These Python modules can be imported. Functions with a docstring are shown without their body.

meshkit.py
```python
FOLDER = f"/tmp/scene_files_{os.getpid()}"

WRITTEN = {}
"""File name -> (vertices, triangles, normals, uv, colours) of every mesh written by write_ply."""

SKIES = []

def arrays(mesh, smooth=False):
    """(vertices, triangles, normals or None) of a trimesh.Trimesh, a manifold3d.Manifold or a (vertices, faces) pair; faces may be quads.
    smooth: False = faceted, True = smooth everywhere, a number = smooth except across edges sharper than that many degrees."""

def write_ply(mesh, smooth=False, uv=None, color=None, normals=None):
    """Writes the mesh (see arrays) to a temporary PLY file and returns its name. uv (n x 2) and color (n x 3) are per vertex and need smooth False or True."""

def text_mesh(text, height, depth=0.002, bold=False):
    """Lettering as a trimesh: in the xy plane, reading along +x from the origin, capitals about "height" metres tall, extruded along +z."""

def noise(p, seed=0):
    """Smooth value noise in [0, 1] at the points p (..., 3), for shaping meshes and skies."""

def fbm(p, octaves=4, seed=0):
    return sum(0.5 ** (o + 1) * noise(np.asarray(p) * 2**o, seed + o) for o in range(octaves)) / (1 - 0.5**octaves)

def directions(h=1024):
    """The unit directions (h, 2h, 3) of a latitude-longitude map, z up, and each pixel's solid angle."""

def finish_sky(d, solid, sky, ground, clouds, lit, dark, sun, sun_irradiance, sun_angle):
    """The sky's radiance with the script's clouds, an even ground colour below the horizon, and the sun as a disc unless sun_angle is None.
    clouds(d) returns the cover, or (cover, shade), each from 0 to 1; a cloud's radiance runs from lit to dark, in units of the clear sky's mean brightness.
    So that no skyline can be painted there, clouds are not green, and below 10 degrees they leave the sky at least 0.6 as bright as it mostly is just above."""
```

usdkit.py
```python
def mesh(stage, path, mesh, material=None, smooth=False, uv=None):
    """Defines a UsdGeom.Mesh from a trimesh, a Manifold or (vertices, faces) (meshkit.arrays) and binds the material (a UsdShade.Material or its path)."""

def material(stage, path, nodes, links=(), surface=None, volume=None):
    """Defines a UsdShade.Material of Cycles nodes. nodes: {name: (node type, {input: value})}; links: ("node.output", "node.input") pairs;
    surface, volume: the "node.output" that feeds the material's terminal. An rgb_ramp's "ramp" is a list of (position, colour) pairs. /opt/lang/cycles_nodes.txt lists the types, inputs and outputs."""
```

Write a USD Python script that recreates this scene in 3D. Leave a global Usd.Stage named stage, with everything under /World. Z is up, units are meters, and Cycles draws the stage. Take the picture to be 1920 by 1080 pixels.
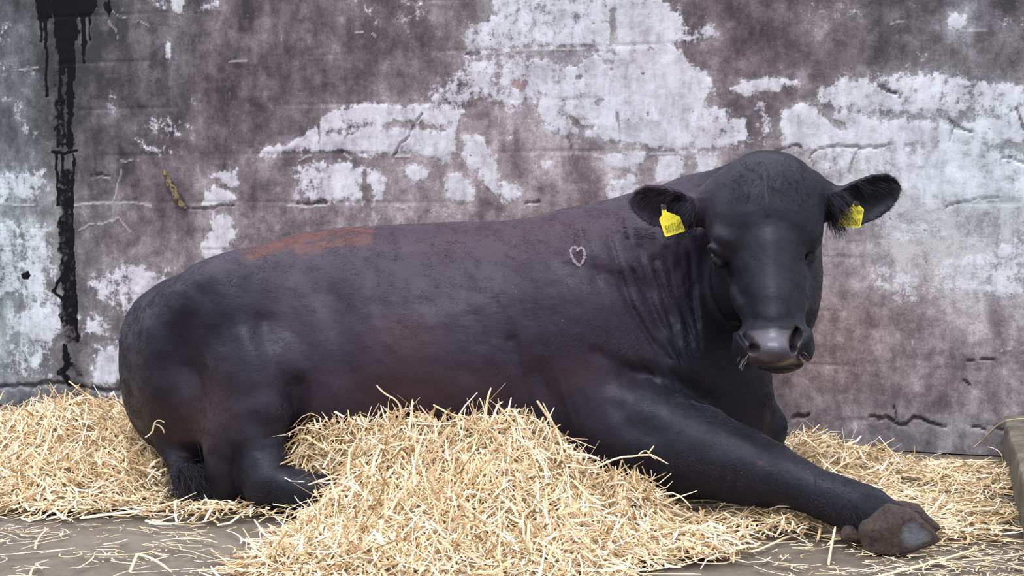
import math, random
import numpy as np, trimesh, usdkit, meshkit
from scipy.ndimage import gaussian_filter, map_coordinates
from pxr import Usd, UsdGeom, UsdLux, UsdShade, Sdf, Gf, Vt

stage = Usd.Stage.CreateInMemory()
UsdGeom.SetStageUpAxis(stage, UsdGeom.Tokens.z)
UsdGeom.Xform.Define(stage, '/World')
UsdGeom.Scope.Define(stage, '/World/Looks')

# ------------------------------------------------------------------ camera, sky, sun, exposure
F = 2600.0                      # focal length in pixels of the 1920 wide frame
PITCH = math.atan(170 / F)      # looking slightly down
CAM_H = 0.88
cam = UsdGeom.Camera.Define(stage, '/World/camera')
cam.CreateHorizontalApertureAttr(36.0)
cam.CreateFocalLengthAttr(F / 1920 * 36.0)
cam.AddTranslateOp().Set(Gf.Vec3d(0, 0, CAM_H))
cam.AddRotateXOp().Set(90 - math.degrees(PITCH))
cam.CreateExposureAttr(1.6)

sky = UsdLux.DomeLight.Define(stage, '/World/sky_light')
sky.CreateIntensityAttr(1.0)
# an overcast sky: three times as bright overhead as at the horizon
sky_mat = usdkit.material(stage, '/World/Looks/overcast_sky', {
    'g': ('texture_coordinate', {}), 's': ('separate_xyz', {}),
    'r': ('rgb_ramp', {'ramp': [(0, (.13, .13, .135)), (.49, (.13, .13, .135)), (.52, (.18, .184, .196)), (1, (1.06, 1.08, 1.18))]}),
    'm': ('math', {'math_type': 'multiply_add', 'value2': .5, 'value3': .5}),
    'b': ('background_shader', {'strength': 1.0}),
}, [('g.generated', 's.vector'), ('s.z', 'm.value1'), ('m.value', 'r.fac'), ('r.color', 'b.color')], surface='b.background')
UsdShade.MaterialBindingAPI.Apply(sky.GetPrim()).Bind(sky_mat)
sun = UsdLux.DistantLight.Define(stage, '/World/sun_light')
sun.CreateIntensityAttr(2.7)
sun.CreateAngleAttr(16.0)
sun.CreateColorAttr(Gf.Vec3f(1.0, 0.975, 0.94))
sun.AddRotateZOp().Set(-14.0)
sun.AddRotateXOp().Set(25.0)     # high, from behind and left of the camera

# ------------------------------------------------------------------ helpers
cp, sp = math.cos(PITCH), math.sin(PITCH)


def ray(u, v):
    a, b = (u - 960) / F, (540 - v) / F
    return np.array([a, cp + b * sp, -sp + b * cp])


def at(u, v, Y):
    """The world point at depth Y behind pixel (u, v) of the photograph."""
    d = ray(u, v)
    return np.array([0, 0, CAM_H]) + d * (Y / d[1])


def floor_at(u, v):
    d = ray(u, v)
    p = np.array([0, 0, CAM_H]) + d * (-CAM_H / d[2])
    return p


def project(P):
    """Pixel coordinates of world points."""
    x, y, z = P[..., 0], P[..., 1], P[..., 2] - CAM_H
    w = y * cp - z * sp
    return 960 + F * x / w, 540 - F * (y * sp + z * cp) / w


taken = {}


def numbered(path):
    n = taken.get(path, -1) + 1
    taken[path] = n
    return path if n == 0 else f'{path}_{n:03d}'


def custom(prim, label=None, category=None, group=None, kind=None):
    for k, v in (('label', label), ('category', category), ('group', group), ('kind', kind)):
        if v:
            prim.SetCustomDataByKey(k, v)


def thing(name, label, category, loc=(0, 0, 0), group=None, kind=None):
    x = UsdGeom.Xform.Define(stage, numbered('/World/' + name))
    x.AddTranslateOp().Set(Gf.Vec3d(*map(float, loc)))
    custom(x.GetPrim(), label, category, group, kind)
    return x


def obj(name, mesh, mat, parent=None, smooth=30, label=None, category=None, group=None, kind=None, colors=None, loc=None, normals=None):
    """One Mesh prim under parent (an Xform or Mesh prim) or under /World. colors: {primvar name: n x 3}. loc: the parent's place, taken off the points."""
    base = str(parent.GetPath()) if parent is not None else '/World'
    if loc is not None:
        if isinstance(mesh, trimesh.Trimesh):
            mesh = mesh.copy(); mesh.apply_translation(-np.asarray(loc))
        else:
            mesh = (np.asarray(mesh[0]) - np.asarray(loc), mesh[1])
    m = usdkit.mesh(stage, numbered(f'{base}/{name}'), mesh, mat, smooth=smooth)
    if normals is not None:
        m.CreateNormalsAttr(Vt.Vec3fArray.FromNumpy(np.asarray(normals, np.float32)))
        m.SetNormalsInterpolation('vertex')
    for k, c in (colors or {}).items():
        UsdGeom.PrimvarsAPI(m).CreatePrimvar(k, Sdf.ValueTypeNames.Color3fArray, 'vertex').Set(Vt.Vec3fArray.FromNumpy(np.asarray(c, np.float32)))
    custom(m.GetPrim(), label, category, group, kind)
    return m


def curves(name, lines, widths, mat, parent, kind=None, label=None, loc=None):
    """BasisCurves: lines is a list of (n, 3) arrays; widths (root, tip)."""
    base = str(parent.GetPath())
    c = UsdGeom.BasisCurves.Define(stage, numbered(f'{base}/{name}'))
    c.CreateTypeAttr('linear')
    off = np.zeros(3) if loc is None else np.asarray(loc)
    c.CreatePointsAttr(Vt.Vec3fArray.FromNumpy((np.vstack(lines) - off).astype(np.float32)))
    c.CreateCurveVertexCountsAttr(Vt.IntArray.FromNumpy(np.array([len(l) for l in lines], np.int32)))
    w = np.concatenate([np.linspace(widths[0], widths[1], len(l)) for l in lines])
    c.CreateWidthsAttr(Vt.FloatArray.FromNumpy(w.astype(np.float32)))
    c.SetWidthsInterpolation('vertex')
    UsdShade.MaterialBindingAPI.Apply(c.GetPrim()).Bind(mat)
    custom(c.GetPrim(), label, None, None, kind)
    return c


def look(name, nodes, links, surface='p.BSDF'):
    return usdkit.material(stage, '/World/Looks/' + name, nodes, links, surface=surface)


def sstep(a, b, x):
    t = np.clip((x - a) / (b - a), 0, 1)
    return t * t * (3 - 2 * t)


def poly_dist(px, py, poly):
    """Signed distance (positive inside) of points to a polygon."""
    poly = np.asarray(poly, float)
    d = np.full(px.shape, 1e9); inside = np.zeros(px.shape, bool)
    for (x0, y0), (x1, y1) in zip(poly, np.roll(poly, -1, 0)):
        ex, ey = x1 - x0, y1 - y0
        t = np.clip(((px - x0) * ex + (py - y0) * ey) / (ex * ex + ey * ey + 1e-9), 0, 1)
        d = np.minimum(d, np.hypot(px - x0 - t * ex, py - y0 - t * ey))
        if y0 != y1:
            inside ^= ((y0 > py) != (y1 > py)) & (px < (x1 - x0) * (py - y0) / (y1 - y0) + x0)
    return np.where(inside, d, -d)


def line_dist(px, py, line):
    line = np.asarray(line, float)
    d = np.full(px.shape, 1e9)
    for (x0, y0), (x1, y1) in zip(line[:-1], line[1:]):
        ex, ey = x1 - x0, y1 - y0
        t = np.clip(((px - x0) * ex + (py - y0) * ey) / (ex * ex + ey * ey + 1e-9), 0, 1)
        d = np.minimum(d, np.hypot(px - x0 - t * ex, py - y0 - t * ey))
    return d


# ------------------------------------------------------------------ wall
YAW = math.atan(0.305)
W0 = np.array([0, 5.2, 0.0])
EX = np.array([math.cos(YAW), -math.sin(YAW), 0.0])      # along the wall, to the right
EN = np.array([-math.sin(YAW), -math.cos(YAW), 0.0])     # out of the wall, towards the camera


def wall_sz(u, v):
    """Wall coordinates (along, up) of photograph pixels."""
    u, v = np.asarray(u, float), np.asarray(v, float)
    a, b = (u - 960) / F, (540 - v) / F
    d = np.stack([a, cp + b * sp, -sp + b * cp], -1)
    t = (W0 @ EN) / (d @ EN)
    p = d * t[..., None] + [0, 0, CAM_H]
    return (p - W0) @ EX, p[..., 2]


# patches of whitewash, traced from the photograph: (amount, edge softness, outline); a negative amount is bare wall
PAINT = [
 (.78, 1.2, [(867,100),(870,62),(878,50),(895,40),(930,28),(900,-30),(1252,-30),(1252,22),(1280,25),(1300,50),(1330,62),(1300,78),(1200,86),(1140,90),(1060,94),(985,98),(900,102)]),
 (1.0, 1, [(1152,12),(1250,10),(1262,40),(1255,82),(1160,88)]),
 (.9, 1, [(1318,50),(1345,47),(1340,72),(1322,70)]),
 (.8, 1.2, [(935,118),(960,105),(1030,108),(1060,120),(1100,105),(1130,92),(1260,86),(1285,110),(1310,125),(1330,140),(1325,190),(1400,225),(1400,275),(1340,282),(1310,287),(1240,280),(1170,278),(1150,258),(1130,262),(1090,262),(1060,258),(1030,240),(1010,215),(1012,188),(985,196),(960,206),(938,190)]),
 (1.0, 1.3, [(1105,110),(1180,100),(1260,100),(1300,130),(1322,150),(1318,260),(1230,275),(1160,255),(1110,200)]),
 (.7, 1.5, [(865,110),(935,110),(938,200),(900,195),(780,193),(800,165),(850,150)]),
 (.95, 1, [(473,297),(500,278),(560,263),(598,232),(615,206),(660,200),(710,197),(760,205),(780,194),(865,207),(868,225),(855,262),(845,300),(830,311),(812,292),(780,283),(745,278),(730,285),(710,291),(660,290),(640,283),(590,285),(540,280),(500,292)]),
 (-.85, 1.2, [(715,235),(740,228),(800,226),(832,232),(845,240),(815,250),(775,243),(730,247)]),
 (-.55, 2, [(600,245),(640,215),(700,225),(700,255),(640,262)]),
 (.72, 1.1, [(553,345),(562,312),(600,302),(650,305),(680,312),(682,376),(640,378),(600,376),(556,378)]),
 (.9, 1, [(600,318),(672,318),(676,375),(615,373)]),
 (.92, 1, [(684,314),(712,313),(722,345),(724,370),(700,379),(700,350),(686,340)]),
 (.9, 1, [(755,304),(790,303),(812,318),(806,336),(775,345),(762,330)]),
 (.95, 1, [(835,330),(862,322),(886,336),(894,365),(880,378),(850,372),(833,355)]),
 (.95, 1.1, [(880,255),(908,255),(918,280),(928,310),(936,358),(926,366),(905,345),(893,312),(870,302),(860,285)]),
 (.95, .8, [(395,332),(420,325),(445,313),(449,345),(430,350),(415,341)]),
 (.98, .8, [(376,388),(385,360),(405,350),(425,358),(440,370),(422,382)]),
 (.98, 1, [(400,408),(430,404),(441,432),(420,482),(388,492),(378,462),(397,440)]),
 (1.0, .7, [(320,-20),(345,-20),(345,28),(330,25)]),
 (.8, 1.2, [(290,-20),(320,5),(310,18),(292,15)]),
 (.75, 1.1, [(365,25),(385,5),(425,-10),(415,15)]),
 (.85, .6, [(305,80),(325,77),(325,113),(308,113)]),
 (.62, 1.6, [(278,232),(310,215),(345,225),(370,238),(330,252),(290,255)]),
 (.7, 1, [(206,172),(214,178),(220,192),(212,204),(206,202)]),
 (.7, 1, [(256,258),(280,270),(340,288),(310,290),(270,290)]),
 (.62, 1.4, [(355,178),(378,182),(375,202),(360,198)]),
 (.7, 1.2, [(185,510),(250,490),(300,505),(290,540),(255,560),(250,600),(180,560),(160,530)]),
 (.9, 1.2, [(252,520),(270,500),(300,520),(330,500),(300,545),(262,590),(240,640),(236,610),(255,565)]),
 (.75, 1.5, [(-20,415),(40,410),(45,470),(45,545),(10,560),(-20,560)]),
 (.8, 1.4, [(48,430),(92,420),(98,520),(96,560),(60,570),(45,540)]),
 (.8, 1.3, [(-20,330),(40,320),(80,315),(92,350),(70,372),(20,378),(-20,370)]),
 (.9, 1.2, [(20,600),(60,580),(112,560),(112,640),(80,655),(40,630),(10,640)]),
 (.92, 1, [(178,648),(235,645),(240,720),(180,722),(165,712),(176,690)]),
 (.7, 1.3, [(150,595),(205,590),(205,632),(155,630)]),
 (.6, 1.5, [(0,640),(100,655),(95,715),(30,715),(0,690)]),
 (.75, 1.4, [(190,738),(240,740),(246,765),(205,762)]),
 (.55, 1.6, [(-20,48),(30,48),(35,70),(0,82),(-20,80)]),
 (.55, 1.6, [(-20,118),(30,122),(75,130),(40,136),(-20,132)]),
 (.6, 1.5, [(20,190),(45,180),(60,230),(80,255),(50,250),(30,215)]),
 # middle, around the exposed purple area
 (.62, 1.2, [(958,235),(980,235),(983,278),(962,282)]),
 (.7, 1.3, [(1005,300),(1038,302),(1040,335),(1010,335)]),
 (.9, 1, [(938,340),(970,335),(978,375),(955,380),(935,370)]),
 (.6, 1.2, [(928,385),(950,385),(950,412),(930,412)]),
 (1.0, .8, [(1120,292),(1150,284),(1165,296),(1175,288),(1210,288),(1205,308),(1180,316),(1140,312)]),
 (1.0, .8, [(1232,295),(1278,292),(1282,328),(1262,340),(1234,342)]),
 (.78, 1.1, [(1140,330),(1165,328),(1200,322),(1205,345),(1180,380),(1138,384)]),
 (.95, .9, [(1305,292),(1345,290),(1340,322),(1302,330)]),
 (.55, 1.6, [(800,395),(860,385),(880,405),(850,415),(805,412)]),
 (.6, 1.5, [(670,395),(725,395),(720,418),(675,420)]),
 # right of the head
 (.95, 1, [(1370,168),(1400,153),(1465,148),(1500,160),(1440,170),(1395,179)]),
 (.7, 1.2, [(1412,185),(1440,180),(1440,275),(1420,272)]),
 (.92, 1, [(1465,212),(1480,200),(1520,196),(1540,205),(1620,215),(1700,225),(1800,232),(1860,215),(1940,190),(1940,262),(1700,275),(1560,280),(1465,280)]),
 (.85, 1.6, [(1535,175),(1560,152),(1580,146),(1660,141),(1760,142),(1860,152),(1940,165),(1940,200),(1830,215),(1700,212),(1600,210),(1540,198)]),
 (-.5, 2.5, [(1720,190),(1820,165),(1860,180),(1830,218),(1770,215)]),
 (.78, 1.8, [(1545,270),(1700,265),(1830,262),(1940,285),(1940,380),(1860,372),(1790,382),(1760,400),(1700,390),(1690,345),(1640,330),(1570,330),(1545,300)]),
 (.9, 1.2, [(1690,295),(1740,300),(1800,315),(1880,350),(1870,368),(1760,368),(1700,352)]),
 (.55, 1.8, [(1690,395),(1780,400),(1790,450),(1720,470),(1640,440),(1560,430),(1545,460),(1545,430),(1600,420)]),
 (.7, 1.4, [(1770,480),(1860,460),(1940,420),(1940,560),(1850,562),(1760,545),(1740,520)]),
 (.55, 1.4, [(1640,500),(1740,505),(1750,545),(1720,580),(1660,570),(1640,530)]),
 (.62, 1.1, [(1800,450),(1840,440),(1840,455),(1810,462)]),
 (.95, .8, [(1778,40),(1790,25),(1806,28),(1810,44),(1796,55),(1780,52)]),
 (.6, 1.2, [(1850,40),(1940,28),(1940,45),(1860,44)]),
 (.55, 1.3, [(1690,100),(1725,92),(1740,105),(1700,112)]),
 (.45, 1.6, [(1500,5),(1640,0),(1640,40),(1560,50),(1510,45)]),
 # top middle, faint patches
 (.62, 1.3, [(675,15),(715,15),(728,40),(712,45),(690,35)]),
 (.62, 1.3, [(735,25),(800,15),(815,30),(760,45),(738,40)]),
 (.6, 1.4, [(640,-10),(658,-10),(655,14),(648,12)]),
 (.62, 1.4, [(735,-10),(830,-10),(800,8),(740,10)]),
 # cracks and bared strips inside the white
 (-1, .6, [(1065,213),(1075,220),(1088,235),(1105,236),(1118,233),(1117,239),(1100,246),(1098,262),(1088,262),(1085,245),(1072,232)]),
 (-1, .6, [(1155,204),(1161,215),(1161,238),(1158,240),(1155,222)]),
 (-1, .8, [(1400,183),(1414,185),(1416,245),(1408,256),(1398,248)]),
 (-1, .7, [(1446,180),(1462,185),(1462,272),(1444,272)]),
 (-1, .8, [(1142,20),(1155,15),(1156,84),(1146,82)]),
 (-.9, .8, [(1345,176),(1360,172),(1400,180),(1418,178),(1400,188),(1370,186)]),
 (-1, .7, [(862,212),(872,215),(868,245),(862,282),(856,285),(855,262)]),
 (-1, .7, [(1540,205),(1560,195),(1570,205),(1565,222),(1585,232),(1588,245),(1575,250),(1565,238),(1548,222)]),
 (-1, .6, [(596,212),(600,212),(603,240),(602,270),(598,270)]),
 (-1, .6, [(682,315),(688,315),(686,375),(680,376)]),
 (-.8, .9, [(985,98),(1060,94),(1110,96),(1130,104),(1080,110),(1000,108)]),
 (-1, .5, [(1065,122),(1090,110),(1095,116),(1075,128)]),
 (-.9, .8, [(1000,212),(1012,186),(1013,200),(1008,215),(1030,242),(1055,258),(1085,264),(1120,284),(1060,275),(1010,262),(985,240),(952,260),(945,235),(955,210),(980,206)]),
 (-.8, 1, [(1282,290),(1308,288),(1302,330),(1285,332)]),
 (-.8, .8, [(1380,266),(1398,262),(1400,276),(1382,278)]),
 # more small scars where the paint has flaked off the right half
 (-1, .5, [(1130,110),(1152,112),(1150,122),(1132,120)]), (-1, .5, [(1107,40),(1118,42),(1116,47),(1108,46)]), (-1, .5, [(1078,143),(1090,143),(1088,148),(1078,148)]), (-.9, .6, [(1118,190),(1136,184),(1130,196),(1118,200)]),
 (-1, .5, [(1200,137),(1208,138),(1206,143),(1200,142)]), (-1, .5, [(1145,127),(1151,127),(1151,132),(1145,132)]), (-1, .5, [(1210,209),(1216,209),(1216,218),(1210,218)]), (-1, .5, [(1292,268),(1301,264),(1302,276),(1294,278)]), (-1, .5, [(1234,272),(1242,272),(1242,280),(1234,280)]), (-1, .5, [(1098,288),(1110,286),(1110,292),(1100,292)]),
 (-1, .5, [(1682,176),(1690,174),(1690,183),(1682,184)]), (-1, .6, [(1648,157),(1660,165),(1680,172),(1680,177),(1660,172),(1648,162)]), (-1, .5, [(1775,218),(1782,222),(1790,234),(1800,238),(1826,248),(1800,244),(1788,242),(1782,262),(1778,262),(1782,238)]), (-1, .5, [(1905,203),(1910,205),(1922,240),(1916,244)]),
 (-.9, .6, [(1725,315),(1733,314),(1733,325),(1726,325)]), (-.9, .6, [(1885,332),(1898,332),(1898,345),(1887,345)]), (-.9, .6, [(1622,303),(1632,303),(1630,312),(1622,311)]), (-.9, .6, [(1748,365),(1756,365),(1755,375),(1748,374)]), (-1, .6, [(1450,284),(1462,279),(1495,270),(1503,274),(1498,279),(1465,284)]), (-.9, .6, [(1698,271),(1714,270),(1712,279),(1700,279)]),
 (-1, .6, [(1524,318),(1518,300),(1526,284),(1555,275),(1600,272),(1612,277),(1640,272),(1678,271),(1676,276),(1630,280),(1612,283),(1600,278),(1560,280),(1532,290),(1526,302),(1532,318)]), (-1, .6, [(1608,282),(1615,283),(1604,305),(1600,332),(1592,332),(1596,302)]), (-.8, .7, [(1772,392),(1785,380),(1830,374),(1880,370),(1880,377),(1800,384),(1778,398)]),
 (-1, .6, [(1240,288),(1285,284),(1308,288),(1308,294),(1240,293)]), (-1, .6, [(1195,276),(1240,280),(1240,287),(1195,284)]), (-1, .6, [(595,285),(640,280),(655,284),(680,294),(715,300),(715,308),(660,300),(600,296)]), (-1, .6, [(740,285),(780,290),(815,300),(830,312),(850,308),(878,318),(900,340),(930,366),(922,372),(885,340),(868,324),(840,322),(808,312),(775,300),(740,296)]),
]
# darkness of the bare render (0 dark .. 1 light), brownness and coolness, with the light falloff at upper left painted in: one value every 120 pixels, u from 0 to 1920, v from 0 to 840
TONE = [
 [.22,.02,.10,.22,.30,.34,.36,.40,.50,.50,.40,.32,.30,.30,.26,.30,.34],
 [.20,.06,.10,.22,.32,.32,.32,.36,.52,.52,.45,.36,.36,.38,.36,.42,.42],
 [.40,.16,.24,.32,.34,.34,.36,.42,.48,.52,.56,.52,.46,.60,.66,.64,.60],
 [.62,.36,.40,.42,.44,.44,.46,.48,.48,.50,.56,.60,.66,.76,.80,.82,.78],
 [.66,.42,.42,.46,.50,.50,.50,.50,.50,.52,.56,.60,.66,.72,.78,.76,.80],
 [.68,.34,.46,.54,.54,.54,.46,.46,.46,.46,.46,.50,.60,.60,.68,.68,.70],
 [.46,.36,.46,.54,.54,.54,.46,.46,.46,.46,.46,.46,.56,.56,.56,.55,.52],
 [.40,.36,.42,.46,.46,.46,.46,.46,.46,.46,.46,.46,.48,.50,.50,.48,.44]]
WARM = [
 [.0,.0,.0,.10,.15,.15,.18,.22,.10,.10,.20,.30,.25,.20,.05,.0,.05],
 [.0,.0,.0,.10,.18,.18,.20,.25,.25,.10,.20,.30,.30,.25,.15,.10,.15],
 [.0,.0,.12,.18,.20,.20,.25,.40,.35,.25,.10,.25,.30,.15,.05,.0,.05],
 [.0,.08,.20,.25,.25,.25,.35,.45,.55,.50,.40,.30,.25,.20,.10,.05,.10],
 [.0,.10,.20,.20,.25,.25,.35,.45,.50,.45,.40,.35,.35,.30,.20,.20,.15],
 [.0,.12,.15,.20,.25,.25,.3,.4,.4,.4,.4,.5,.70,.75,.55,.35,.30],
 [.0,.10,.05,.10,.2,.2,.2,.3,.3,.3,.4,.5,.60,.62,.45,.35,.30],
 [.0,.0,.0,.10,.2,.2,.2,.3,.3,.3,.2,.2,.15,.10,.05,.10,.20]]
COOL = [
 [.9,.6,.5,.2,.0,.0,.0,.0,.3,.5,.1,.0,.0,.1,.3,.5,.5],
 [.9,.6,.4,.2,.0,.0,.0,.0,.1,.2,.0,.0,.0,.1,.3,.5,.4],
 [.9,.6,.3,.1,.0,.0,.0,.0,.0,.1,.2,.0,.1,.3,.5,.7,.7],
 [1.,.6,.2,.1,.0,.0,.0,.0,.0,.0,.0,.0,.1,.3,.5,.8,.8],
 [1.,.6,.1,.1,.0,.0,.0,.0,.0,.0,.0,.0,.0,.1,.3,.4,.6],
 [1.,.5,.1,.0,.0,.0,.0,.0,.0,.0,.0,.0,.0,.0,.1,.3,.3],
 [.9,.5,.3,.0,.0,.0,.0,.0,.0,.0,.0,.0,.0,.0,.1,.2,.2],
 [.8,.5,.5,.0,.0,.0,.0,.0,.0,.0,.0,.0,.2,.3,.3,.3,.2]]
# black tar runs: (width, amount, line)
TAR = [
 (34, 1.15, [(116,-420),(119,-200),(120,-40),(122,20),(125,60)]), (22, 1.1, [(122,55),(120,78)]), (20, 1, [(84,-420),(80,-200),(78,-40),(84,15),(84,28)]), (26, 1.05, [(146,-420),(150,-200),(152,-40),(156,5),(158,16)]), (14,1,[(170,0),(171,20)]),
 (20, .40, [(118,70),(117,130),(119,200),(117,275)]), (10, .8, [(122,70),(130,110),(131,200),(131,275)]), (14, .34, [(104,120),(106,230),(108,280)]),
 (2.5, 1, [(76,30),(78,78)]), (2.8, 1, [(85,30),(87,100),(89,180)]), (2.2, 1, [(118,80),(117,120)]), (2.4, .95, [(137,75),(139,150)]), (2.6, 1, [(153,15),(155,60),(156,118)]), (2, .9, [(158,20),(160,100)]), (2, .9, [(168,20),(169,75)]), (2.4, .8, [(205,0),(204,30)]), (12, .6, [(198,10),(206,18)]),
 (3, .9, [(131,200),(131,270)]), (3, .95, [(112,70),(113,150),(112,190)]), (2.6, .95, [(118,75),(119,140)]), (3, 1, [(126,70),(128,140),(130,200)]), (2.6, .9, [(137,75),(138,125)]), (5, .62, [(108,190),(108,275)]), (6, .6, [(117,180),(117,275)]), (3.2, 1, [(98,284),(120,288),(144,282)]), (3, .9, [(108,270),(138,270)]),
 (3, .85, [(106,290),(108,340),(110,385)]), (3, .85, [(117,290),(119,340)]), (3, .85, [(138,290),(139,340)]), (22, .60, [(122,330),(124,384),(122,440),(126,505),(132,600)]), (3, .9, [(137,330),(136,400),(138,470),(142,560),(145,640)]),
 (3.2, 1, [(128,503),(112,525),(103,543)]), (3, .95, [(100,545),(116,560),(123,552)]), (2.6, .9, [(124,508),(141,502)]), (2.6, .8, [(123,520),(124,560)]),
 (24, .48, [(130,590),(128,612),(135,630)]), (10, .7, [(122,650),(128,680),(118,700),(130,720)]), (20, .42, [(140,690),(150,715)]), (8, .6, [(118,560),(118,600)]), (9, .8, [(49,513),(51,518)]),
]
# (half width, depth, line)
CRACKS = [
 (5, 1.1, [(-20,726),(30,724),(70,722),(100,719),(130,722),(150,727),(180,733),(215,733),(250,738)]), (3, .7, [(78,716),(95,714),(110,720)]), (4, .8, [(170,726),(185,732),(205,738)]),
 (4, .9, [(1488,783),(1514,779)]), (3, .8, [(1630,782),(1660,781)]), (4.5, 1, [(1640,782),(1648,786),(1662,785),(1672,790),(1684,797),(1698,797),(1712,788),(1726,786),(1742,795),(1772,801)]), (4, .8, [(1676,762),(1678,786)]), (3.5, .8, [(1824,803),(1848,807)]), (4, .8, [(1870,804),(1880,808)]), (3, .7, [(1812,675),(1824,675)]), (3.5, .9, [(1838,674),(1864,677)]), (3, .7, [(1808,714),(1816,720)]),
 (3.5, .8, [(558,381),(612,381)]), (2.5, .5, [(985,381),(1015,381)]), (2.5, .6, [(170,331),(190,328),(208,334)]), (3, .6, [(735,297),(760,262),(790,215)]),
 (3, .5, [(1777,222),(1790,236),(1782,262)]), (2.5, .5, [(1790,236),(1822,248)]), (3, .5, [(1648,158),(1662,168),(1685,176)]), (2.5, .45, [(1524,312),(1520,295),(1530,282),(1560,275),(1602,273),(1612,278),(1630,275),(1675,271)]), (2.5, .45, [(1612,278),(1602,295),(1592,330)]), (2.5, .4, [(1774,390),(1790,380),(1830,375),(1872,371)]), (2.5, .4, [(1880,295),(1920,308)]), (2.5,.4,[(1905,205),(1918,245)]),
 (2.5, .5, [(350,390),(380,391),(440,384)]), (2, .4, [(900,440),(906,455)]), (3, .6, [(870,102),(900,100)]), (2, .4, [(1448,284),(1490,272),(1503,275)]),
 (2.5,.5,[(265,555),(285,560)]), (2,.4,[(640,286),(660,295)]), (2,.4,[(1065,260),(1075,300)]),
]
# pale broken edges: (half width, amount, line)
LIPS = [
 (1.8, 0.8, [(-10,383),(20,384),(40,385),(68,384)]), (1.8, 0.72, [(140,386),(160,382),(200,380),(222,381),(240,377),(265,382),(283,386)]), (1.6, 0.64, [(150,432),(168,420),(190,420),(205,413),(224,410),(234,420),(245,436)]), (1.6, 0.72, [(540,385),(575,387),(612,385)]),
 (1.5, 0.72, [(562,300),(575,294),(585,293)]), (1.5, 0.72, [(645,287),(658,296)]), (1.6, 0.72, [(738,291),(770,293)]), (1.5, 0.72, [(742,385),(760,390)]), (1.6, 0.64, [(1218,289),(1250,287),(1290,289)]), (1.4, 0.56, [(990,382),(1012,383)]),
 (1.4, 0.56, [(205,20),(220,28),(235,32)]), (1.4, 0.56, [(245,40),(262,38),(278,48)]), (1.4, 0.48, [(203,38),(215,55),(219,72)]), (1.5, 0.56, [(428,114),(462,113)]), (1.6, 0.56, [(35,132),(58,128),(74,126)]), (1.4, 0.48, [(170,331),(190,330),(208,334)]), (1.4, 0.48, [(228,302),(262,300)]),
 (1.5, 0.72, [(668,60),(682,60)]), (1.5, 0.72, [(700,63),(704,70)]), (1.4, 0.64, [(762,58),(768,62)]), (1.4, 0.56, [(600,235),(604,285)]), (1.4, 0.56, [(1684,440),(1695,462)]), (1.5, 0.48, [(1765,468),(1785,450)]), (1.4, 0.48, [(1872,415),(1880,470)]), (1.2, 0.64, [(1876,656),(1925,652)]), (1.4, 0.48, [(1712,650),(1710,628)]), (1.4, 0.56, [(1800,57),(1855,57)]), (1.4, 0.48, [(1464,157),(1500,158)]), (1.4, 0.56, [(1670,45),(1692,38)]),
 (1.4, 0.56, [(880,102),(960,96),(1060,92),(1140,86)]), (1.4, 0.48, [(210,415),(213,380),(228,320)]), (1.4, 0.48, [(155,395),(165,415)]),
]


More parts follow.
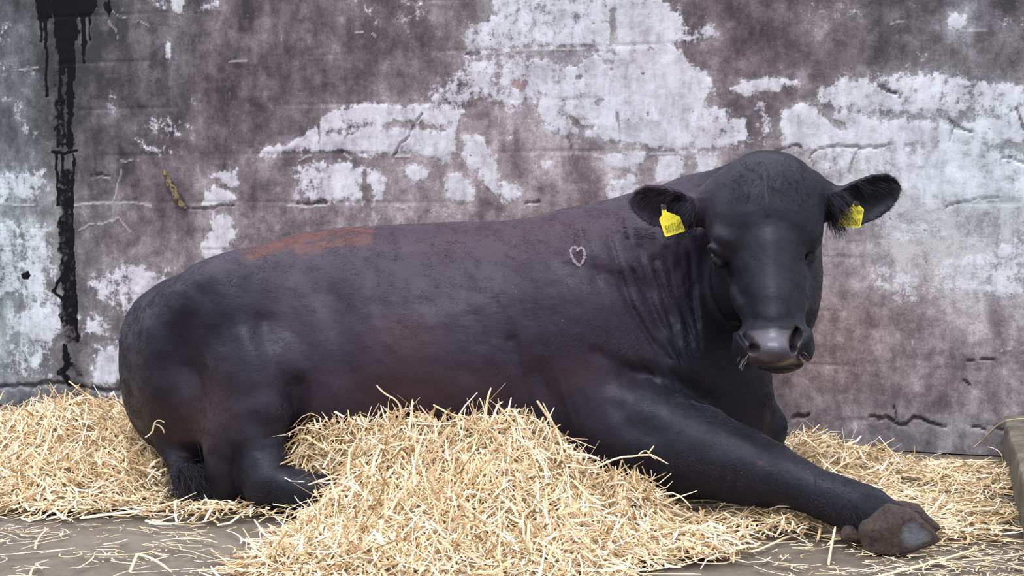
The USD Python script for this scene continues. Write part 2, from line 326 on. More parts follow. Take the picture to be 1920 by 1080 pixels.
BLK_L, BLK_H = 0.39, 0.19
NX, NZ = 60, 30
cs, cz = BLK_L / NX, BLK_H / NZ
S0, Z1 = -9 * BLK_L, 0.10
s_axis = S0 + np.arange(17 * NX + 1) * cs
z_axis = Z1 - 16 * cz + np.arange(16 + 11 * NZ + 1) * cz
SS, ZZ = np.meshgrid(s_axis, z_axis, indexing='ij')
WP = W0 + SS[..., None] * EX + ZZ[..., None] * [0, 0, 1]
UU, VV = project(WP)
_nz = {}


def nz3(f, seed, sx=1, sz=1, o=3):
    """Smooth noise over the wall, about 0..1, made from random lattices."""
    key = (f, seed, sx, sz)
    if key not in _nz:
        out, amp = 0, 0
        for k in range(o):
            rng = np.random.default_rng(seed * 31 + k)
            ga, gb = (SS - S0) * f * sx * 2 ** k, (ZZ - z_axis[0]) * f * sz * 2 ** k
            lat = rng.random((int(ga.max()) + 4, int(gb.max()) + 4))
            lat = gaussian_filter(lat, .6); lat = (lat - .5) * 2.1 + .5
            out = out + .5 ** k * map_coordinates(lat, [ga.ravel() + 1, gb.ravel() + 1], order=1).reshape(SS.shape); amp += .5 ** k
        _nz[key] = out / amp
    return _nz[key]
ju = UU + (nz3(26, 3) - .5) * 26 + (nz3(90, 4) - .5) * 9
jv = VV + (nz3(26, 5) - .5) * 22 + (nz3(90, 6) - .5) * 9


def sub(poly, pad):
    poly = np.asarray(poly, float)
    m = (UU > poly[:, 0].min() - pad) & (UU < poly[:, 0].max() + pad) & (VV > poly[:, 1].min() - pad) & (VV < poly[:, 1].max() + pad)
    return m


edge = 11.0
# beyond the photograph the wall goes on with the same patchy paint
paint = 0.08 + 0.75 * sstep(.5, .62, nz3(1.7, 11, 1, 1.6)) * sstep(0, 60, np.maximum(np.maximum(-UU, UU - 1920), -VV))
halo = np.zeros_like(SS)
for amount, soft, poly in PAINT:
    m = sub(poly, 45)
    jit = 1.0 if soft > 1 else .55 if amount > 0 else .3
    sd = poly_dist(UU[m] + (ju - UU)[m] * jit, VV[m] + (jv - VV)[m] * jit, poly) / (edge * soft * (.45 if soft < .9 and amount < 0 else 1))
    cover = np.clip(.5 + sd * .5, 0, 1)
    if amount >= 0:
        amount = amount if amount > .93 else amount - .11
        halo[m] = np.maximum(halo[m], amount * np.clip(1 + sd * edge * soft / 38, 0, 1))
        paint[m] = paint[m] * (1 - cover) + np.maximum(paint[m], amount) * cover
    else:
        paint[m] = np.minimum(paint[m], 1 - cover * -amount)
tone = np.zeros_like(SS); warm = np.zeros_like(SS); cool = np.zeros_like(SS)
gu, gv = np.clip(UU / 120, 0, 16), np.clip(VV / 120, 0, 7)
for arr, grid in ((tone, TONE), (warm, WARM), (cool, COOL)):
    arr[...] = map_coordinates(np.asarray(grid, float).T, [gu.ravel(), gv.ravel()], order=1, mode='nearest').reshape(SS.shape)
tone += (nz3(5, 21, 1.3, .8) - .5) * .35 + (nz3(14, 22, 2.2, .5) - .5) * .3
warm = np.maximum(warm, 1.6 * np.exp(-((ju - 976) / 15) ** 2 - ((jv - 160) / 14) ** 2))
paint -= .6 * np.exp(-((ju - 976) / 13) ** 2 - ((jv - 160) / 12) ** 2)
tone += .24 * halo * (.4 + 1.2 * nz3(9, 23, 1.5, .8))
tar = np.zeros_like(SS)
for width, amount, line in TAR:
    m = sub(line, width * 2 + 12)
    j = 3.0 if width > 4 else 1.2
    d = line_dist(UU[m] + (nz3(70, 31)[m] - .5) * 4 * j + (nz3(200, 30, 1, .4)[m] - .5) * 2 * j, VV[m], line)
    tar[m] = np.maximum(tar[m], amount * np.clip(1.0 - (d - width * .5) / (width * .28 + 1.5), 0, 1))
crack = np.zeros_like(SS); lip = np.zeros_like(SS)
for width, depth, line in CRACKS:
    m = sub(line, width * 3 + 14)
    d = line_dist(UU[m] + (nz3(60, 41)[m] - .5) * 7, VV[m] + (nz3(60, 42)[m] - .5) * 9, line)
    wob = .55 + .9 * nz3(30, 43)[m]
    crack[m] = np.maximum(crack[m], depth * np.clip(1 - d / (width * wob), 0, 1))
for width, amount, line in LIPS:
    m = sub(line, width * 3 + 14)
    d = line_dist(UU[m] + (nz3(60, 51)[m] - .5) * 5, VV[m] + (nz3(60, 52)[m] - .5) * 5, line)
    lip[m] = np.maximum(lip[m], amount * np.clip(1.15 - d / width, 0, 1))
course = np.floor((ZZ - Z1) / BLK_H + 1e-6).astype(int)
off = np.where(course % 2 == 0, 0.0, .5) * BLK_L
jz = np.abs((ZZ - Z1) / BLK_H - np.round((ZZ - Z1) / BLK_H)) * BLK_H
js = np.abs((SS + off) / BLK_L - np.round((SS + off) / BLK_L)) * BLK_L
groove = np.exp(-(jz / .006) ** 2) * sstep(.42, .7, nz3(6, 61)) + np.exp(-(js / .006) ** 2) * sstep(.5, .75, nz3(6, 62))
thick = sstep(.35, .65, paint + (nz3(60, 63) - .5) * .5)
height = (nz3(2.2, 64) - .5) * .012 + (nz3(14, 65) - .5) * .004 + (nz3(60, 66) - .5) * .0016 + thick * .0022 - groove * .0035 - crack * .022 + lip * .004
wall_cols = {'wall_a': np.stack([paint, tar, tone], -1), 'wall_b': np.stack([warm, cool, np.maximum(lip, 0)], -1)}
gs, gz = np.gradient(height, cs, cz)
WN = -gs[..., None] * EX - gz[..., None] * [0, 0, 1] + EN
WN /= np.linalg.norm(WN, axis=-1, keepdims=True)
WV = WP + EN * height[..., None]

wall_mat = look('weathered_wall', {
    'g': ('geometry', {}), 'a': ('attribute', {'attribute': 'wall_a'}), 'b': ('attribute', {'attribute': 'wall_b'}),
    'sa': ('separate_color', {}), 'sb': ('separate_color', {}),
    'n1': ('noise_texture', {'scale': 34, 'detail': 8, 'roughness': .68}),
    'mp': ('mapping', {'scale': (24, 24, 5.5)}), 'n2': ('noise_texture', {'scale': 1, 'detail': 5, 'roughness': .65}),
    'n3': ('noise_texture', {'scale': 150, 'detail': 5, 'roughness': .7}),
    'n4': ('noise_texture', {'scale': 9, 'detail': 6, 'roughness': .6}),
    # paint edge
    'k1': ('math', {'math_type': 'multiply_add', 'value2': 1.5, 'value3': -.75}),
    'k2': ('math', {'math_type': 'multiply_add', 'value2': .55, 'value3': -.275}),
    'k3': ('math', {'math_type': 'multiply_add', 'value2': .5, 'value3': -.25}),
    's1': ('math', {'math_type': 'add'}), 's2': ('math', {'math_type': 'add'}), 's3': ('math', {'math_type': 'add'}),
    'pm': ('map_range', {'range_type': 'smoothstep', 'from_min': .36, 'from_max': .64}),
    # bare render
    't1': ('math', {'math_type': 'multiply_add', 'value2': 1.25, 'value3': -.625}),
    't2': ('math', {'math_type': 'multiply_add', 'value2': .6, 'value3': -.30}), 't5': ('math', {'math_type': 'multiply_add', 'value2': .42, 'value3': -.21}), 't6': ('math', {'math_type': 'multiply_add', 'value2': .75, 'value3': -.375}), 't7': ('math', {'math_type': 'add'}), 't8': ('math', {'math_type': 'add'}),
    't3': ('math', {'math_type': 'add'}), 't4': ('math', {'math_type': 'add'}),
    'bare': ('rgb_ramp', {'ramp': [(0, (.042, .037, .042)), (.25, (.082, .071, .079)), (.5, (.142, .125, .137)), (.75, (.245, .226, .242)), (1, (.41, .39, .41))]}),
    'wm': ('mix_color', {'blend_type': 'multiply', 'b': (1.02, .80, .745)}),
    'cm': ('mix_color', {'blend_type': 'multiply', 'b': (.83, 1.03, .98)}),
    'pt': ('rgb_ramp', {'ramp': [(.25, (.29, .273, .305)), (.45, (.46, .443, .485)), (.7, (.57, .555, .605))]}),
    'pc': ('mix_color', {'blend_type': 'multiply', 'b': (.90, 1.03, 1.01)}), 'gr': ('rgb_ramp', {'ramp': [(.30, (.42, .41, .42)), (.43, (.74, .73, .74)), (.55, (1, 1, 1))]}), 'gs': ('math', {'math_type': 'add'}), 'gk': ('math', {'math_type': 'multiply', 'value2': .5}), 'gm': ('mix_color', {'blend_type': 'multiply', 'fac': .9}),
    'mixp': ('mix_color', {}),
    'lipm': ('mix_color', {'b': (.46, .45, .465)}),
    'tk': ('math', {'math_type': 'multiply_add', 'value2': 1.1, 'value3': -.55}), 'ts': ('math', {'math_type': 'add'}),
    'tm': ('map_range', {'range_type': 'smoothstep', 'from_min': .32, 'from_max': .62}),
    'mixt': ('mix_color', {'b': (.004, .004, .0055)}),
    'vor': ('voronoi_texture', {'scale': 26, 'feature': 'f1'}), 'vsep': ('separate_color', {}),
    'vr': ('math', {'math_type': 'multiply_add', 'value2': .16, 'value3': -.06}),
    'vd': ('math', {'math_type': 'less_than'}),
    'pit': ('mix_color', {'b': (.15, .14, .145)}),
    'bh': ('math', {'math_type': 'multiply_add', 'value2': .5}), 'bh2': ('math', {'math_type': 'multiply_add', 'value2': .45}),
    'bp': ('bump', {'strength': .42, 'distance': .004}),
    'rr': ('map_range', {'from_min': 0, 'from_max': 1, 'to_min': .88, 'to_max': .75}),
    'p': ('principled_bsdf', {'roughness': .85, 'specular_ior_level': .08}),
}, [('a.color', 'sa.color'), ('b.color', 'sb.color'), ('g.position', 'n1.vector'), ('g.position', 'mp.vector'), ('mp.vector', 'n2.vector'), ('g.position', 'n3.vector'), ('g.position', 'n4.vector'),
    ('n1.fac', 'k1.value1'), ('n2.fac', 'k2.value1'), ('n3.fac', 'k3.value1'), ('k1.value', 's1.value1'), ('k2.value', 's1.value2'), ('s1.value', 's2.value1'), ('k3.value', 's2.value2'),
    ('s2.value', 's3.value1'), ('sa.r', 's3.value2'), ('s3.value', 'pm.value'),
    ('n4.fac', 't1.value1'), ('n3.fac', 't2.value1'), ('t1.value', 't3.value1'), ('t2.value', 't3.value2'), ('t3.value', 't4.value1'), ('sa.b', 't4.value2'), ('n2.fac', 't5.value1'), ('n1.fac', 't6.value1'), ('t5.value', 't7.value1'), ('t6.value', 't7.value2'), ('t7.value', 't8.value1'), ('t4.value', 't8.value2'), ('t8.value', 'bare.fac'),
    ('bare.color', 'wm.a'), ('sb.r', 'wm.fac'), ('wm.result', 'cm.a'), ('sb.g', 'cm.fac'),
    ('n4.fac', 'pt.fac'), ('pt.color', 'pc.a'), ('sb.g', 'pc.fac'), ('cm.result', 'mixp.a'), ('n1.fac', 'gs.value1'), ('n2.fac', 'gs.value2'), ('gs.value', 'gk.value1'), ('gk.value', 'gr.fac'), ('pc.result', 'gm.a'), ('gr.color', 'gm.b'), ('gm.result', 'mixp.b'), ('pm.result', 'mixp.fac'),
    ('mixp.result', 'lipm.a'), ('sb.b', 'lipm.fac'),
    ('n1.fac', 'tk.value1'), ('tk.value', 'ts.value1'), ('sa.g', 'ts.value2'), ('ts.value', 'tm.value'),
    ('g.position', 'vor.vector'), ('vor.color', 'vsep.color'), ('vsep.r', 'vr.value1'), ('vor.distance', 'vd.value1'), ('vr.value', 'vd.value2'),
    ('lipm.result', 'pit.a'), ('vd.value', 'pit.fac'),
    ('pit.result', 'mixt.a'), ('tm.result', 'mixt.fac'), ('mixt.result', 'p.base_color'),
    ('pm.result', 'bh.value1'), ('n3.fac', 'bh.value3'), ('n1.fac', 'bh2.value1'), ('bh.value', 'bh2.value3'), ('bh2.value', 'bp.height'), ('bp.normal', 'p.normal'),
    ('tm.result', 'rr.value'), ('rr.result', 'p.roughness')])

wall = thing('wall_back', 'old concrete block wall with peeling whitewash and black tar runs behind the bull', 'wall', W0, kind='structure')
for c in range(-1, 11):
    j0, j1 = (0, 16) if c < 0 else (16 + c * NZ, 16 + (c + 1) * NZ)
    o = 0 if c % 2 == 0 else NX // 2
    cuts = [0] + [i for i in range(NX - o, len(s_axis) - 1, NX)] + [len(s_axis) - 1]
    cuts = sorted(set(cuts))
    for i0, i1 in zip(cuts[:-1], cuts[1:]):
        if i1 - i0 < 2:
            continue
        V = WV[i0:i1 + 1, j0:j1 + 1]; n, m = V.shape[:2]
        sl = (slice(i0, i1 + 1), slice(j0, j1 + 1))
        idx = np.arange(n * m).reshape(n, m)
        f = np.stack([idx[:-1, :-1], idx[1:, :-1], idx[1:, 1:], idx[:-1, 1:]], -1).reshape(-1, 4)
        rim = np.concatenate([idx[:-1, 0], idx[-1, :-1], idx[:0:-1, -1], idx[0, :0:-1]])
        v = V.reshape(-1, 3); nn = WN[sl].reshape(-1, 3)
        back = v[rim] - EN * .14
        r2 = np.arange(len(rim)) + len(v)
        side = np.stack([rim, r2, np.roll(r2, -1), np.roll(rim, -1)], -1)
        cols = {k: np.vstack([a[sl].reshape(-1, 3), a[sl].reshape(-1, 3)[rim]]) for k, a in wall_cols.items()}
        obj('concrete_block', (np.vstack([v, back]), np.vstack([f, side])), wall_mat, wall, smooth=False, colors=cols, loc=W0, normals=np.vstack([nn, nn[rim]]))

# ------------------------------------------------------------------ floor and kerb
floor_mat = look('stable_floor', {
    'g': ('geometry', {}), 'n1': ('noise_texture', {'scale': 3.2, 'detail': 7, 'roughness': .62}), 'n2': ('noise_texture', {'scale': 55, 'detail': 5, 'roughness': .7}),
    'ad': ('math', {'math_type': 'multiply_add', 'value2': .4}),
    'c': ('rgb_ramp', {'ramp': [(.42, (.027, .021, .0155)), (.62, (.070, .056, .042)), (.85, (.12, .102, .080))]}),
    'bp': ('bump', {'strength': .9, 'distance': .010}),
    'rr': ('map_range', {'from_min': .3, 'from_max': .7, 'to_min': .42, 'to_max': .85}),
    'p': ('principled_bsdf', {'specular_ior_level': .35}),
}, [('g.position', 'n1.vector'), ('g.position', 'n2.vector'), ('n2.fac', 'ad.value1'), ('n1.fac', 'ad.value3'), ('ad.value', 'c.fac'), ('c.color', 'p.base_color'), ('ad.value', 'bp.height'), ('bp.normal', 'p.normal'), ('n1.fac', 'rr.value'), ('rr.result', 'p.roughness')])
fx, fy = np.meshgrid(np.linspace(-7, 6, 260), np.linspace(-3, 7.2, 220), indexing='ij')
fz = (meshkit.fbm(np.stack([fx * 2.5, fy * 2.5, 0 * fx], -1), 4, 5) - 1) * .012
idx = np.arange(fx.size).reshape(fx.shape)
ff = np.stack([idx[:-1, :-1], idx[1:, :-1], idx[1:, 1:], idx[:-1, 1:]], -1).reshape(-1, 4)
obj('floor', (np.stack([fx, fy, fz], -1).reshape(-1, 3), ff), floor_mat, smooth=True, label='stained dark concrete floor under the straw', category='floor', kind='structure')

kerb_mat = look('mossy_kerb', {
    'g': ('geometry', {}), 'n1': ('noise_texture', {'scale': 12, 'detail': 7, 'roughness': .65}), 'n2': ('noise_texture', {'scale': 90, 'detail': 4}),
    'ad': ('math', {'math_type': 'multiply_add', 'value2': .35}),
    'c': ('rgb_ramp', {'ramp': [(.4, (.030, .026, .018)), (.62, (.075, .068, .050)), (.85, (.14, .130, .105))]}),
    'bp': ('bump', {'strength': .6, 'distance': .006}), 'p': ('principled_bsdf', {'roughness': .8, 'specular_ior_level': .3}),
}, [('g.position', 'n1.vector'), ('g.position', 'n2.vector'), ('n2.fac', 'ad.value1'), ('n1.fac', 'ad.value3'), ('ad.value', 'c.fac'), ('c.color', 'p.base_color'), ('ad.value', 'bp.height'), ('bp.normal', 'p.normal')])
ks, kz = wall_sz(1880, 772)
K0 = W0 + EX * (float(ks)) + EN * .012
kb = trimesh.creation.box([.55, 1.7, float(kz) + .02])
for _ in range(4):
    kb = kb.subdivide()
kv = np.array(kb.vertices); half = np.array([.275, .85, (float(kz) + .02) / 2])
inner = np.clip(kv, -(half - .022), half - .022)
dv = kv - inner; ln = np.linalg.norm(dv, axis=1, keepdims=True)
kv = inner + dv / np.maximum(ln, 1e-9) * np.minimum(ln, .022)
kv += (meshkit.fbm(kv * 9, 3, 4)[:, None] - .5) * .012
kv += [.275, -.85, half[2] - .02]
kv = K0 + kv[:, :1] * EX - kv[:, 1:2] * EN + kv[:, 2:] * [0, 0, 1]
obj('concrete_kerb', (kv, kb.faces), kerb_mat, smooth=40, label='low mossy concrete kerb at the right edge, running out from the wall', category='kerb', kind='structure')

# ------------------------------------------------------------------ the bull: one distance field, meshed once
def axis(*pieces):
    out = [pieces[0][0]]
    for a, b, h in pieces:
        n = max(1, int(round((b - a) / h)))
        out += list(np.linspace(a, b, n + 1)[1:])
    return np.array(out, np.float32)


GX = axis((-1.36, .14, .0115), (.14, .46, .0068), (.46, 1.16, .0055), (1.16, 1.24, .009))
GY = axis((3.3, 3.46, .009), (3.46, 4.02, .0062), (4.02, 4.95, .016))
GZ = axis((-.03, .42, .0105), (.42, 1.01, .0058))
D = np.full((len(GX), len(GY), len(GZ)), .6, np.float32)


def win(lo, hi):
    return tuple(slice(max(0, int(np.searchsorted(g, l)) - 1), int(np.searchsorted(g, h)) + 1) for g, l, h in zip((GX, GY, GZ), lo, hi))


def grid(w):
    return GX[w[0]][:, None, None], GY[w[1]][None, :, None], GZ[w[2]][None, None, :]


def smin(a, b, k):
    h = np.maximum(k - np.abs(a - b), 0) / k
    return np.minimum(a, b) - h * h * k * .25


def join(lo, hi, fn, k):
    w = win(np.asarray(lo) - k - .03, np.asarray(hi) + k + .03)
    if k < 0:                                             # carve
        D[w] = -smin(-D[w], fn(*grid(w)), -k)
    else:
        D[w] = smin(D[w], fn(*grid(w)).astype(np.float32), k)


def carve(lo, hi, fn, k):
    w = win(np.asarray(lo) - k - .02, np.asarray(hi) + k + .02)
    D[w] = -smin(-D[w], fn(*grid(w)).astype(np.float32), k)


def cone_fn(a, b, ra, rb):
    ba = b - a; L = ba @ ba

    def fn(X, Y, Z):
        t = np.clip(((X - a[0]) * ba[0] + (Y - a[1]) * ba[1] + (Z - a[2]) * ba[2]) / L, 0, 1)
        return np.sqrt((X - a[0] - t * ba[0]) ** 2 + (Y - a[1] - t * ba[1]) ** 2 + (Z - a[2] - t * ba[2]) ** 2) - (ra + t * (rb - ra))
    return fn


def P(u, v, Y):
    return at(u, v, Y)


def limb(pts, k):
    """Tapered limb through (u, v, depth, radius in pixels)."""
    q = [(P(u, v, Y), r * Y / F) for u, v, Y, r in pts]
    for (a, ra), (b, rb) in zip(q[:-1], q[1:]):
        r = max(ra, rb)
        join(np.minimum(a, b) - r, np.maximum(a, b) + r, cone_fn(a, b, ra, rb), k)


def ell(u, v, Y, ru, ry, rv, k, roll=0, pitch=0, yaw=0, cut=False):
    """Ellipsoid: half sizes ru, rv in pixels, ry in metres of depth; roll in the picture, pitch tips its top away, yaw turns its right side away (degrees)."""
    c = P(u, v, Y); r = np.array([ru * Y / F, ry, rv * Y / F])
    a, b, g = np.radians([roll, pitch, yaw])
    Ry = np.array([[math.cos(a), 0, -math.sin(a)], [0, 1, 0], [math.sin(a), 0, math.cos(a)]])
    Rx = np.array([[1, 0, 0], [0, math.cos(b), math.sin(b)], [0, -math.sin(b), math.cos(b)]])
    Rz = np.array([[math.cos(g), -math.sin(g), 0], [math.sin(g), math.cos(g), 0], [0, 0, 1]])
    M = (Rz @ Ry @ Rx).T

    def fn(X, Y_, Z):
        dx, dy, dz = X - c[0], Y_ - c[1], Z - c[2]
        l = [M[i, 0] * dx + M[i, 1] * dy + M[i, 2] * dz for i in range(3)]
        k0 = np.sqrt(sum((l[i] / r[i]) ** 2 for i in range(3))); k1 = np.sqrt(sum((l[i] / r[i] ** 2) ** 2 for i in range(3)))
        return k0 * (k0 - 1) / np.maximum(k1, 1e-6)
    R = r.max()
    (carve if cut else join)(c - R, c + R, fn, k)


# --- trunk: sections along x, (u, top v, bottom v, centre depth, half depth)
TRUNK = np.array([
    (238, 655, 665, 4.44, .02), (241, 612, 715, 4.43, .11), (250, 582, 752, 4.42, .18), (264, 560, 790, 4.41, .235), (300, 532, 835, 4.40, .30), (340, 512, 858, 4.39, .345), (390, 493, 880, 4.37, .375),
    (440, 476, 905, 4.36, .39), (490, 458, 925, 4.35, .40), (560, 438, 935, 4.34, .42), (640, 428, 935, 4.33, .44), (720, 423, 935, 4.32, .46), (820, 418, 930, 4.30, .465), (930, 415, 930, 4.28, .455),
    (1020, 404, 930, 4.26, .44), (1100, 391, 930, 4.24, .42), (1180, 380, 930, 4.22, .39), (1240, 385, 925, 4.20, .355), (1300, 410, 915, 4.19, .31), (1350, 460, 900, 4.18, .265), (1400, 540, 880, 4.17, .20), (1432, 630, 850, 4.16, .13), (1448, 730, 790, 4.16, .03)])
_c = np.array([P(u, 540, Y) for u, _, _, Y, _ in TRUNK])
tx = _c[:, 0]
tt = np.array([P(u, t, Y)[2] for u, t, b, Y, w in TRUNK]); tb = np.array([P(u, b, Y)[2] for u, t, b, Y, w in TRUNK])
from scipy.interpolate import PchipInterpolator
pc = lambda y: PchipInterpolator(tx, y)
w = win((tx[0], 3.75, -.1), (tx[-1], 4.95, 1.0))
X, Y, Z = grid(w)
xx = np.clip(GX[w[0]], tx[0], tx[-1])
top, bot, yc, hw = (pc(a)(xx)[:, None, None].astype(np.float32) for a in (tt, tb, TRUNK[:, 3], TRUNK[:, 4]))
cz_, hz_ = (top + bot) / 2, np.maximum((top - bot) / 2, .004)
n_ = 2.35
q = (np.abs((Y - yc) / hw) ** n_ + np.abs((Z - cz_) / hz_) ** n_) ** (1 / n_)
d = (q - 1) * np.minimum(hw, hz_) * .9
past = np.maximum(np.maximum(tx[0] - GX[w[0]], GX[w[0]] - tx[-1]), 0)[:, None, None]
D[w] = np.minimum(D[w], d + past)

# --- hindquarters
ell(425, 572, 4.10, 126, .17, 86, .10, roll=18)            # hip and rump
ell(345, 695, 4.16, 82, .19, 128, .08)                     # buttock
limb([(455, 585, 4.10, 95), (492, 700, 3.97, 72), (498, 770, 3.90, 62)], .07)
ell(505, 690, 3.98, 52, .11, 75, .05, roll=14)             # stifle
limb([(470, 700, 3.99, 82), (462, 820, 3.93, 76), (455, 880, 3.90, 62)], .05)     # gaskin folded down to the hock
ell(398, 770, 4.06, 70, .12, 75, .06)
limb([(486, 835, 3.88, 60), (505, 900, 3.82, 50)], .03)    # hock
limb([(418, 885, 3.93, 32), (424, 926, 3.90, 30)], .03)    # point of hock
limb([(500, 908, 3.83, 48), (560, 920, 3.79, 36), (640, 924, 3.76, 31), (690, 930, 3.74, 34)], .03)   # cannon lying along the floor
# --- belly and ribs
ell(790, 690, 4.16, 230, .33, 165, .12)
ell(655, 745, 4.12, 120, .24, 140, .10)
# --- shoulder, chest and the near foreleg
ell(1085, 600, 4.10, 150, .26, 185, .11, roll=-8)
ell(1120, 770, 4.02, 135, .22, 115, .10)                   # upper arm
ell(1235, 690, 4.03, 95, .20, 110, .08, roll=-30)          # point of shoulder
limb([(1140, 800, 3.95, 96), (1205, 812, 3.86, 94), (1300, 845, 3.78, 81), (1390, 873, 3.70, 62), (1440, 890, 3.66, 56)], .06)   # forearm to knee
ell(1448, 887, 3.655, 46, .065, 46, .03)                   # knee
limb([(1440, 890, 3.66, 54), (1490, 906, 3.62, 44), (1545, 930, 3.58, 41), (1590, 946, 3.55, 44), (1628, 962, 3.53, 47)], .03)   # cannon to fetlock
limb([(1620, 957, 3.52, 46), (1662, 975, 3.45, 41)], .02)  # pastern
limb([(300, 760, 4.30, 26), (318, 830, 4.12, 24), (345, 885, 4.02, 22), (372, 915, 3.98, 20)], .03)   # tail under the rump
# --- far foreleg, folded under the chest
limb([(1330, 730, 4.24, 76), (1398, 785, 4.16, 54), (1424, 803, 4.13, 48), (1418, 845, 4.13, 44)], .03)
# --- neck, dewlap and brisket
limb([(1150, 570, 4.26, 168), (1290, 500, 4.21, 140), (1390, 440, 4.10, 104)], .10)
limb([(1200, 475, 4.26, 78), (1310, 404, 4.20, 66), (1385, 365, 4.06, 62)], .05)     # crest
limb([(1240, 630, 4.19, 120), (1330, 610, 4.15, 96), (1395, 560, 4.05, 84)], .08)
limb([(1330, 660, 4.14, 84), (1366, 750, 4.14, 62)], .06)                         # dewlap
ell(1368, 755, 4.14, 66, .14, 90, .06)
# --- head
HD = .09
ell(1438, 372, 3.93 - HD, 100, .145, 90, .05)                   # poll and forehead
ell(1432, 420, 3.885 - HD, 108, .13, 85, .05)
limb([(1436, 440, 3.87 - HD, 86), (1442, 540, 3.79 - HD, 66), (1450, 628, 3.71 - HD, 60)], .05)
ell(1452, 500, 3.93 - HD, 88, .12, 100, .05)                    # cheeks
ell(1462, 560, 3.90 - HD, 74, .12, 95, .04)
ell(1405, 515, 3.95 - HD, 66, .11, 95, .05)
ell(1450, 648, 3.70 - HD, 74, .085, 44, .03)                    # muzzle
ell(1449, 642, 3.668 - HD, 50, .06, 36, .025); ell(1449, 656, 3.628 - HD, 43, .060, 31, .022)
ell(1462, 676, 3.735 - HD, 40, .07, 24, .012)                   # chin and lower lip
ell(1410, 655, 3.70 - HD, 33, .065, 33, .02); ell(1491, 655, 3.70 - HD, 32, .065, 34, .02)    # upper lips
limb([(1443, 470, 3.765 - HD, 40), (1447, 560, 3.70 - HD, 33), (1449, 606, 3.655 - HD, 30)], .035)  # bridge of the nose
ell(1360, 450, 3.815 - HD, 26, .038, 15, .035, roll=-28); ell(1510, 445, 3.825 - HD, 24, .038, 15, .035, roll=26)    # brows
for (u, v, Y, ro) in ((1345, 482, 3.81 - HD, -34), (1514, 476, 3.815 - HD, 36)):
    ell(u, v, Y - .015, 15, .032, 6, .008, roll=ro, cut=True)     # eye openings
    ell(u + (4 if u < 1440 else -4), v + 13, Y + .006, 18, .020, 7, .025, roll=ro)    # lower lid
    ell(u + (-2 if u < 1440 else 2), v - 12, Y + .002, 20, .024, 6, .02, roll=ro)   # upper lid
for s, (u, v) in ((-1, (1402, 636)), (1, (1494, 635))):
    ell(u + s * 12, v + 4, 3.665 - HD, 10, .035, 25, .02, roll=30 * s * -1)   # outer wing
    ell(u + s * 2, v - 1, 3.60 - HD, 10, .085, 24, .008, roll=34 * s * -1, cut=True)
    ell(u - s * 12, v + 19, 3.625 - HD, 10, .04, 8, .010, roll=25 * s * -1, cut=True)
limb_mouth = [(1398, 690), (1425, 686), (1452, 688), (1485, 686), (1510, 680)]


def ear(base, tip, rb, half, roll_up, k, dish):
    """A flattened leaf from base to tip, hollow towards the camera."""
    a, b = np.asarray(base), np.asarray(tip)
    ax = (b - a) / np.linalg.norm(b - a); L = np.linalg.norm(b - a)
    nrm = np.array([0, -1, 0]) + np.array(dish); nrm = nrm - ax * (nrm @ ax); nrm /= np.linalg.norm(nrm)
    up = np.cross(nrm, ax); up = up if up[2] > 0 else -up

    def fn(X, Y, Z):
        dx, dy, dz = X - a[0], Y - a[1], Z - a[2]
        t = (dx * ax[0] + dy * ax[1] + dz * ax[2]) / L
        s = dx * up[0] + dy * up[1] + dz * up[2]
        n = dx * nrm[0] + dy * nrm[1] + dz * nrm[2]
        tc = np.clip(t, 0, 1)
        hw_u = np.interp(tc.ravel(), *roll_up[0]).reshape(tc.shape) * half
        hw_d = np.interp(tc.ravel(), *roll_up[1]).reshape(tc.shape) * half
        mid = (hw_u - hw_d) / 2; hw = (hw_u + hw_d) / 2
        e = (s - mid) / np.maximum(hw, .004)
        cup = .035 * np.clip(e, -1.2, 1.2) ** 2 * (hw / half) - .012 * (1 - tc)
        th = .0095 + .020 * (1 - tc) ** 3
        dist = np.maximum(np.abs(n - cup) - th, (np.abs(e) - 1) * np.maximum(hw, .012) * .8)
        return np.maximum(dist, np.maximum(-t - .15, t - 1) * L)
    R = .13
    join(np.minimum(a, b) - R, np.maximum(a, b) + R, fn, k)


ear_u = ([0, .15, .35, .6, .8, .92, 1], [.55, .62, .85, 1.0, .92, .62, .12])
ear_d = ([0, .15, .35, .6, .8, .92, 1], [.75, .95, 1.25, 1.15, .8, .48, .10])
limb([(1352, 380, 3.93 - HD * .7, 52), (1308, 392, 3.93 - HD * .7, 33)], .03)
limb([(1520, 372, 3.93 - HD * .7, 50), (1560, 380, 3.93 - HD * .7, 33)], .03)
ear(P(1318, 393, 3.93 - HD * .7), P(1181, 377, 3.95 - HD * .7), 0, .056, (ear_u, ear_d), .012, (-.25, 0, -.1))
ear(P(1545, 384, 3.92 - HD * .7), P(1686, 352, 3.95 - HD * .7), 0, .058, (ear_u, ear_d), .012, (.2, 0, -.1))

